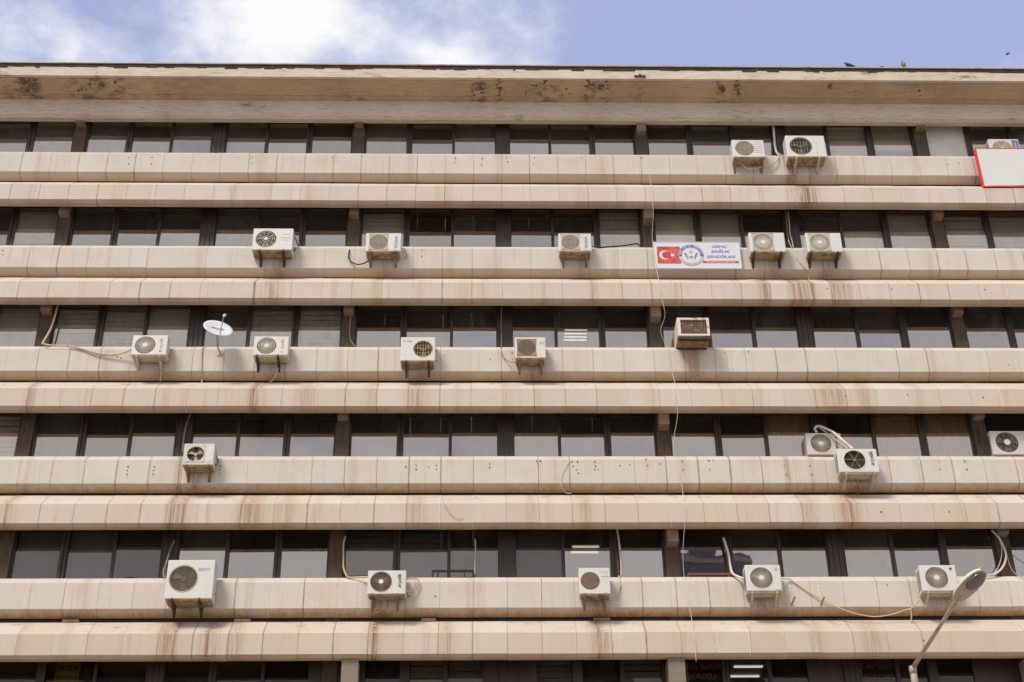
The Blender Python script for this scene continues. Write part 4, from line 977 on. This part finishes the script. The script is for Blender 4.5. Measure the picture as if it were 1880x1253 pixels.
# ------------------------------------------------------------------ satellite dish
dc = at(400.7, 602.5, -.62)
rv = (CAMPOS-dc).normalized(); ru = (CU - rv*CU.dot(rv)).normalized(); rr = (CR - rv*CR.dot(rv)).normalized()
nrm = (rv*math.cos(R(63)) + (rr*.27+ru*.96).normalized()*math.sin(R(63))).normalized()
e = empty('satellite_dish', dc, 'white satellite dish on a bent mast between two spoked units', 'satellite dish')
axx = rr - nrm*rr.dot(nrm); axx.normalize(); axy = nrm.cross(axx)
axx = (axx*1 - axy*0).normalized()
Rm = Matrix((axx, axy, nrm)).transposed()       # local x,y in the dish plane, z along the boresight
mb = MB(); n, rings, Rd, dep = 36, 6, .345, .055
for side in (0, 1):
    for j in range(rings+1):
        q = j/rings
        for i in range(n):
            a = 2*math.pi*i/n; mb.v.append(tuple(Rm @ Vector((Rd*q*math.cos(a), Rd*q*math.sin(a), -dep*(1-q*q) - side*.008))))
for side in (0, 1):
    k = side*(rings+1)*n
    for j in range(rings):
        for i in range(n):
            f = (k+j*n+i, k+j*n+(i+1) % n, k+(j+1)*n+(i+1) % n, k+(j+1)*n+i)
            mb.f.append(f if side == 0 else f[::-1])
k2 = (rings+1)*n
for i in range(n): mb.f.append((rings*n+i, rings*n+(i+1) % n, k2+rings*n+(i+1) % n, k2+rings*n+i))
mb.build('reflector', M_dish, e, None, True)
def dloc(px, py, Y): return at(px, py, Y)-dc
low = dloc(403.5, 618.5, -.66); lnb = dloc(411, 578.5, -.98)
MB().tube([low, low.lerp(lnb, .5), lnb], .011, 8).build('feed_arm', M_galv, e)
MB().tube([lnb+Vector((0, 0, -.05)), lnb+Vector((.01, .01, .0)), lnb+Vector((.025, .05, .03))], [.022, .03, .026], 10).build('receiver_head', M_whitepipe, e)
MB().tube([Vector(p) for p in (dloc(398.5, 612, -.52), dloc(398.3, 622, -.50), dloc(398.8, 634, -.46), dloc(401.5, 643, -.34), dloc(405.3, 650, -.17))], .017, 10).build('mast', M_galv, e)
bp = dloc(404.5, 649, -.163); MB().box(bp.x-.07, bp.x+.07, bp.y-.006, bp.y+.008, bp.z-.06, bp.z+.05).build('wall_plate', M_brk_pale, e)
MB().tube([dloc(402.5, 620, -.64), dloc(402, 628, -.55), dloc(399.8, 636, -.47)], .005, 6).build('feed_cable', M_rubber, e)
def on_dish(me, u, v, rot=0):
    me.transform(Matrix.Rotation(R(-90), 4, 'X'))
    for vtx in me.vertices:
        x, y = vtx.co.x+u, vtx.co.y+v; q = (x*x+y*y)/Rd**2
        vtx.co = Rm @ Vector((x, y, -dep*(1-q)+.004))
    return me
link('lettering', on_dish(text_mesh('lettering', 'MEGA', .115, .002, .001), 0.0, .05), M_grey, e)
link('lettering', on_dish(text_mesh('lettering', '- - - -', .06, .002, .001), .06, -.05), M_grey, e)

# ------------------------------------------------------------------ flag banner
yb = -.235
tl, tr, br, bl = at(1198.9,445.3,yb), at(1355.4,445.5,yb), at(1362.2,492.2,yb), at(1205,493,yb)
x0, x1, z1, z0 = (tl.x+bl.x)/2, (tr.x+br.x)/2, (tl.z+tr.z)/2, (bl.z+br.z)/2
bw, bh = x1-x0, z1-z0
e = empty('banner_sign', (x0, yb, z0), 'white union banner with red flag, round emblem and blue lettering on the parapet', 'sign')
MB().box(0, bw, 0, .05, 0, bh).build('board', M_banner, e)
q = MB(); q.box(-.012, 0, -.006, .055, -.012, bh+.012); q.box(bw, bw+.012, -.006, .055, -.012, bh+.012); q.box(0.0005, bw-.0005, -.006, .055, bh, bh+.012); q.box(.0005, bw-.0005, -.006, .055, -.012, 0); q.build('frame', M_signwhite, e)
MB().box(.03*bw, .30*bw, -.004, 0, .17*bh, .83*bh).build('flag_panel', M_flag, e)
# crescent and star
cxm, czm = .118*bw, .50*bh; r1, r2 = .175*bh, .140*bh; off = .055*bh
mb = MB(); n = 24
ang0 = math.acos((r1*r1+off*off-r2*r2)/(2*r1*off)); ang1 = math.pi-math.acos((r2*r2+off*off-r1*r1)/(2*r2*off))
for y in (-.007, -.0045):
    for i in range(n+1):
        a = ang0+(2*math.pi-2*ang0)*i/n; mb.v.append((cxm+r1*math.cos(a), y, czm+r1*math.sin(a)))
    for i in range(n+1):
        a = ang1+(2*math.pi-2*ang1)*i/n; mb.v.append((cxm+off+r2*math.cos(a), y, czm+r2*math.sin(a)))
for i in range(n): mb.f += [(i, i+1, n+1+i+1, n+1+i), (2*(n+1)+i, 2*(n+1)+n+1+i, 2*(n+1)+n+2+i, 2*(n+1)+i+1)]
mb.build('crescent', M_signwhite, e)
mb = MB(); sc = (.208*bw, .50*bh); mb.v = []
for y in (-.007, -.0045):
    for i in range(10):
        a = math.pi/2+i*math.pi/5+math.pi/10; q = (.098 if i % 2 == 0 else .038)*bh; mb.v.append((sc[0]+q*math.cos(a), y, sc[1]+q*math.sin(a)))
mb.f = [tuple(range(10))[::-1], tuple(range(10, 20))]+[(i, (i+1) % 10, 10+(i+1) % 10, 10+i) for i in range(10)]
mb.build('star', M_signwhite, e)
ec = (.425*bw, .50*bh); er = .405*bh
MB().disc(ec, er, -.008, -.0005, 48).build('emblem_disc', M_banner, e)
def arc(r0, r1, a0, a1, y0, y1, n=30):
    mb = MB()
    for y in (y0, y1):
        for i in range(n+1):
            a = a0+(a1-a0)*i/n; mb.v += [(ec[0]+r0*math.cos(a), y, ec[1]+r0*math.sin(a)), (ec[0]+r1*math.cos(a), y, ec[1]+r1*math.sin(a))]
    o = 2*(n+1)
    for i in range(n):
        a = 2*i; mb.f += [(a, a+1, a+3, a+2), (o+a+2, o+a+3, o+a+1, o+a), (a+1, o+a+1, o+a+3, a+3), (a, a+2, o+a+2, o+a)]
    return mb
arc(.29*bh, .395*bh, R(-10), R(190), -.011, -.0082).build('emblem_band', M_navy, e)
arc(.385*bh, .398*bh, R(195), R(345), -.011, -.0082).build('emblem_lower_ring', M_red, e)
arc(.345*bh, .353*bh, R(195), R(345), -.011, -.0082).build('emblem_lower_ring', M_navy, e)
arc(.31*bh, .318*bh, R(198), R(342), -.011, -.0082).build('emblem_lower_ring', M_pink, e)
rt = 'GENÇ SAĞLIK SENDİKASI'
for i, chh in enumerate(rt):
    if chh == ' ': continue
    a = R(180-180*(i+.5)/len(rt))
    me = text_mesh('ring_letter', chh, .085*bh, .001, .0005); me.transform(Matrix.Rotation(-(a-math.pi/2), 4, 'Y'))
    link('ring_letter', me, M_banner, e, (ec[0]+.342*bh*math.cos(a), -.0125, ec[1]+.342*bh*math.sin(a)))
# small plant and torch device
mb = MB()
mb.bar((ec[0], -.010, ec[1]+.0*bh), (ec[0], -.010, ec[1]+.20*bh), .014, .004); mb.bar((ec[0]-.05*bh, -.010, ec[1]+.10*bh), (ec[0]+.05*bh, -.010, ec[1]+.10*bh), .012, .004)
mb.bar((ec[0]-.06*bh, -.010, ec[1]+.15*bh), (ec[0]+.06*bh, -.010, ec[1]+.15*bh), .008, .004)
mb.build('emblem_torch', M_grey, e)
mb = MB()
for s_ in (-1, 1):
    mb.tube([(ec[0]+s_*.13*bh, -.011, ec[1]-.16*bh), (ec[0]+s_*.13*bh, -.011, ec[1]-.04*bh), (ec[0]+s_*.17*bh, -.011, ec[1]+.06*bh)], .009, 6)
    mb.tube([(ec[0]+s_*.12*bh, -.011, ec[1]-.06*bh), (ec[0]+s_*.20*bh, -.011, ec[1]-.04*bh)], .006, 6)
mb.tube([(ec[0]-.08*bh, -.011, ec[1]-.13*bh), (ec[0]-.05*bh, -.011, ec[1]-.08*bh), (ec[0], -.011, ec[1]-.06*bh), (ec[0]+.05*bh, -.011, ec[1]-.08*bh), (ec[0]+.08*bh, -.011, ec[1]-.13*bh)], .008, 6)
mb.disc((ec[0], ec[1]-.14*bh), .018*bh, -.012, -.008, 10)
mb.build('emblem_stems', M_navy, e)
mb = MB()
for s_ in (-1, 1): mb.disc((ec[0]+s_*.19*bh, ec[1]+.04*bh), .026*bh, -.012, -.008, 10, .045*bh)
mb.build('emblem_buds', M_red, e)
link('lettering', text_mesh('lettering', 'GENÇ', .142*bh, .0013, .001, .22, sx=1.30), M_navy, e, (.765*bw, -.002, .83*bh))
link('lettering', text_mesh('lettering', 'SAĞLIK', .142*bh, .0013, .001, .22, sx=1.30), M_navy, e, (.77*bw, -.002, .635*bh))
link('lettering', text_mesh('lettering', 'SENDİKASI', .142*bh, .0013, .001, .22, sx=1.30), M_navy, e, (.77*bw, -.002, .43*bh))
MB().box(.555*bw, .975*bw, -.003, -.0002, .19*bh, .285*bh).build('red_strip', M_red, e)
link('lettering', text_mesh('lettering', '“Siyasetten Uzak, Emeğe Yakın”', .078*bh, .0005, .0005, .2, sx=.95), M_banner, e, (.765*bw, -.0045, .237*bh))

# ------------------------------------------------------------------ red framed blank sign
ys = -.46
tl, bl = at(1793, 272, ys), at(1803, 343.2, ys); z1, z0 = tl.z, bl.z; x0 = (tl.x+bl.x)/2; sw, sh = 2.6, z1-z0
e = empty('blank_sign', (x0, ys, z0), 'blank white box sign with red frame at the right end of the top parapet', 'sign')
q = MB(); fwid = .022
q.box(0, fwid, -.01, .14, 0, sh); q.box(sw-fwid, sw, -.01, .14, 0, sh); q.box(fwid+.0005, sw-fwid-.0005, -.01, .14, sh-fwid*.8, sh); q.box(fwid+.0005, sw-fwid-.0005, -.01, .14, 0, fwid*.8)
q.build('frame', M_signred, e)
mb = MB(); n = 24
for y in (0, .01):
    for i in range(n+1):
        u = i/n; xx = fwid+.001+(sw-2*fwid-.002)*u; sagz = .022+.03*math.sin(u*math.pi)+.006*math.sin(u*17)
        mb.v += [(xx, y, sagz), (xx, y+.008*math.sin(u*9), sh*.5), (xx, y, sh-fwid*.8-.001)]
o = 3*(n+1)
for i in range(n):
    a = 3*i; mb.f += [(a, a+3, a+4, a+1), (a+1, a+4, a+5, a+2), (o+a+1, o+a+4, o+a+3, o+a), (o+a+2, o+a+5, o+a+4, o+a+1), (a, o+a, o+a+3, a+3), (a+2, a+5, o+a+5, o+a+2)]
mb.build('face_sheet', M_signwhite, e)
MB().box(.05, sw-.05, .05, .13, .03, sh-.03).build('box_back', M_signred, e)
for xx in (.2, 1.3, 2.4): MB().box(xx-.02, xx+.02, .141, -ys-.15, sh*.55, sh*.6).build('standoff', M_galv, e)

# ------------------------------------------------------------------ for sale poster, window lettering in the bottom row
yp = .33
tl, tr = at(101, 1216.5, yp), at(150, 1215.5, yp); bb = at(97, 1253, yp); x0, x1 = (tl.x+bb.x)/2+.03, tr.x-.01; z1 = tl.z; ph_ = .62
e = empty('sale_poster', (x0, yp, z1-ph_), 'yellow for sale poster in the bottom row window at left', 'poster')
pw_ = x1-x0
MB().box(0, pw_, 0, .006, 0, ph_).build('sheet', M_yellow, e)
link('lettering', text_mesh('lettering', 'SATILIK', .165, .004, .0005, sx=.80), M_black, e, (pw_/2, -.002, ph_-.135))
link('lettering', text_mesh('lettering', '530 247 51 36', .105, .003, .0005, sx=.72), M_black, e, (pw_/2, -.002, ph_-.345))
for (xa, xb, yt, lb) in ((1250,1324,1216,'dark red translation bureau lettering on bottom row glass beside the pale pier'), (1578,1643,1216,'dark red translation bureau lettering on bottom row glass left of the lamp pole')):
    ya = .226; a, b = at(xa, yt+6, ya), at(xb, yt+6, ya); c2 = at((xa+xb)/2, yt+26, ya)
    e = empty('window_lettering', ((a.x+b.x)/2, ya, a.z-.3), lb, 'lettering', 'translation bureau window lettering')
    link('lettering', text_mesh('lettering', 'ŞAHİN TERCÜME', .15, .003, .0008, sx=.72), M_brownred, e, (0, 0, .3-.04))
    link('lettering', text_mesh('lettering', 'BÜROSU', .17, .003, .0008, sx=.9), M_brownred, e, (0, 0, .3-.25))

# ------------------------------------------------------------------ street lamp
p0 = at(1675.5, 1227, -6.0); hq = at(1756, 1103, -7.75); he = at(1802, 1052, -8.25)
e = empty('street_lamp', (p0.x, p0.y, .13), 'grey street lamp with long slanted arm and oval pale head in front of the facade', 'street lamp')
B = Vector((p0.x, p0.y, .13))
MB().tube([(0, 0, 0), (0, 0, 2.0), (0, 0, 5.5), p0-B-Vector((0, 0, .25)), p0-B], [.10, .09, .075, .058, .052], 14).build('pole', M_pole, e, None, True)
MB().disc((0, 0), .001, 0, .001, 3)
MB().tube([(0, 0, .001), (0, 0, .06)], .17, 16).build('base_flange', M_pole, e)
MB().tube([p0-B-Vector((0, 0, .10)), p0-B+Vector((0, 0, .03))], .062, 14).build('collar', M_galv, e, None, True)
arm_d = (hq-p0).normalized()
MB().tube([p0-B, hq-B, hq-B+arm_d*.15], [.036, .030, .030], 12).build('arm', M_pole, e, None, True)
hd = (he-hq).normalized(); L = (he-hq).length
up = (Vector((0, 0, 1))-hd*hd.z).normalized(); sd_ = hd.cross(up)
def shell(f0, f1, width, up_h, dn_h, n=22, m_=18, part='all'):
    mb = MB()
    for i in range(n+1):
        u = f0+(f1-f0)*i/n; s_ = math.sqrt(max(0.0, 1-((u-.54)/.55)**2))**.8 if abs(u-.54) < .55 else 0.02
        s_ = max(s_, .03)
        for j in range(m_):
            a = 2*math.pi*j/m_; c_, sn = math.cos(a), math.sin(a)
            hgt = up_h if sn > 0 else dn_h
            mb.v.append(tuple(hq-B + hd*(u*L) + sd_*(c_*width*s_) + up*(sn*hgt*s_)))
    for i in range(n):
        for j in range(m_): mb.f.append((i*m_+j, i*m_+(j+1) % m_, (i+1)*m_+(j+1) % m_, (i+1)*m_+j))
    mb.f.append(tuple(range(m_))[::-1]); mb.f.append(tuple(n*m_+j for j in range(m_)))
    return mb
LW = .185
shell(-.01, 1.09, LW, .135, .012).build('head_housing', M_lamphead, e, None, True)
mb = MB()       # flat cover under the head
for i in range(25):
    u = .0+1.07*i/24; s_ = max(.03, math.sqrt(max(0, 1-((u-.54)/.55)**2))**.8)*.94
    for c_ in (-1, -.5, 0, .5, 1):
        for dd in (0, 1): mb.v.append(tuple(hq-B+hd*(u*L)+sd_*(c_*LW*s_)-up*((.014+.02*(1-c_*c_)*s_)+dd*.004)))
for i in range(24):
    for j in range(4):
        a = i*10+j*2; b_ = a+10; mb.f += [(a, b_, b_+2, a+2), (a+1, a+3, b_+3, b_+1)]
mb.build('head_cover', M_lampunder, e, None, True)
mb = MB()       # curved lens
for i in range(13):
    u = .46+.56*i/12; s_ = math.sqrt(max(0, 1-((u-.74)/.30)**2))
    for j in range(11):
        v = -1+2*j/10; mb.v.append(tuple(hq-B+hd*(u*L)+sd_*(v*LW*.80*max(s_, .05))-up*(.034+.055*math.sqrt(max(0, 1-v*v))*s_)))
for i in range(12):
    for j in range(10): a = i*11+j; mb.f.append((a, a+11, a+12, a+1))
o = mb.build('lens', M_lampglass, e, None, True); so_ = o.modifiers.new('thick', 'SOLIDIFY'); so_.thickness = .004
MB().tube(spline([hq-B+hd*(u*L)+sd_*(-LW*s1)+up*h1 for u, s1, h1 in ((-.12, .35, .02), (.1, .75, .05), (.45, 1.04, .07), (.62, .80, .13), (.80, .35, .16), (1.0, -.1, .12), (1.1, -.2, .0))], 6), .009, 7).build('cover_strap', M_galv, e, None, True)
MB().box(-.03, .03, -.03, .03, -.03, .03).build('clamp', M_lamphead, e, hq-B-hd*.06-sd_*.09)

# ------------------------------------------------------------------ birds
def bird(px, py, Y, size, mat, label, pose, z=None):
    p = at(px, py, Y)
    if z is not None: p.z = z
    if pose == 'fly':
        e = empty('bird', p, label, 'bird', 'birds by the roof')
        mb = MB(); mb.tube([(-.13, 0, .01), (-.06, 0, .0), (.02, 0, .0), (.08, 0, .02), (.11, 0, .025), (.13, 0, .02)], [.012, .03, .038, .024, .022, .004], 10)
        k = len(mb.v)
        for s_ in (-1, 1):
            k = len(mb.v)
            for y, z_, x_, c_ in ((0, .01, .03, .11), (.13, .06, .04, .10), (.30, .03, -.03, .02)):
                mb.v += [(x_, s_*y, z_), (x_-c_, s_*y, z_-.005), (x_, s_*y, z_+.006), (x_-c_, s_*y, z_)]
            for i in range(2):
                a = k+4*i; mb.f += [(a, a+4, a+5, a+1), (a+2, a+3, a+7, a+6), (a, a+2, a+6, a+4), (a+1, a+5, a+7, a+3)]
        o = mb.build('body', mat, e, None, True); e.rotation_euler = (R(40), R(-12), R(-35)); e.scale = (size,)*3
        return
    e = empty('bird', p, label, 'bird', 'birds by the roof')
    if pose == 'perch':
        sp = [(-.17, 0, .06), (-.10, 0, .075), (-.03, 0, .10), (.04, 0, .135), (.075, 0, .17), (.095, 0, .20), (.12, 0, .205), (.145, 0, .195)]; rd = [.012, .03, .055, .058, .042, .032, .024, .004]
    elif pose == 'upright':
        sp = [(-.05, 0, .02), (-.04, 0, .07), (-.01, 0, .13), (.02, 0, .19), (.03, 0, .235), (.035, 0, .265), (.055, 0, .275), (.08, 0, .265)]; rd = [.012, .045, .06, .052, .034, .032, .022, .004]
    else:
        sp = [(-.12, 0, .03), (-.06, 0, .045), (0, 0, .055), (.05, 0, .08), (.08, 0, .10), (.10, 0, .10), (.12, 0, .095)]; rd = [.01, .03, .042, .036, .03, .02, .004]
    mb = MB(); mb.tube(spline(sp, 3), [rd[min(int(i/3), len(rd)-1)]*(1-(i % 3)/3)+rd[min(int(i/3)+1, len(rd)-1)]*((i % 3)/3) for i in range(3*(len(sp)-1)+1)], 12)
    mb.build('body', mat, e, None, True)
    for s_ in (-1, 1): MB().tube([(.0, s_*.02, .09 if pose != 'low' else .05), (.005, s_*.022, .0)], .005, 6).build('leg', M_rail, e)
    e.rotation_euler = (0, 0, R({'perch': 172, 'upright': 100, 'low': 10}[pose])); e.scale = (size,)*3
ztop = ZF+.427
bird(1560, 124, EV+.02, .88, M_bird, 'dark bird facing left perched on the roof edge', 'perch', ztop)
bird(1617, 124, EV+.03, .75, M_bird, 'small dark bird crouched low on the roof edge between two others', 'low', ztop)
bird(1659, 122, EV+.02, 1.0, M_birdg, 'greyish bird standing upright on the roof edge', 'upright', ztop)
bird(1850.5, 99.5, 4.0, .6, M_bird, 'tiny dark bird flying in the blue sky at the right', 'fly')
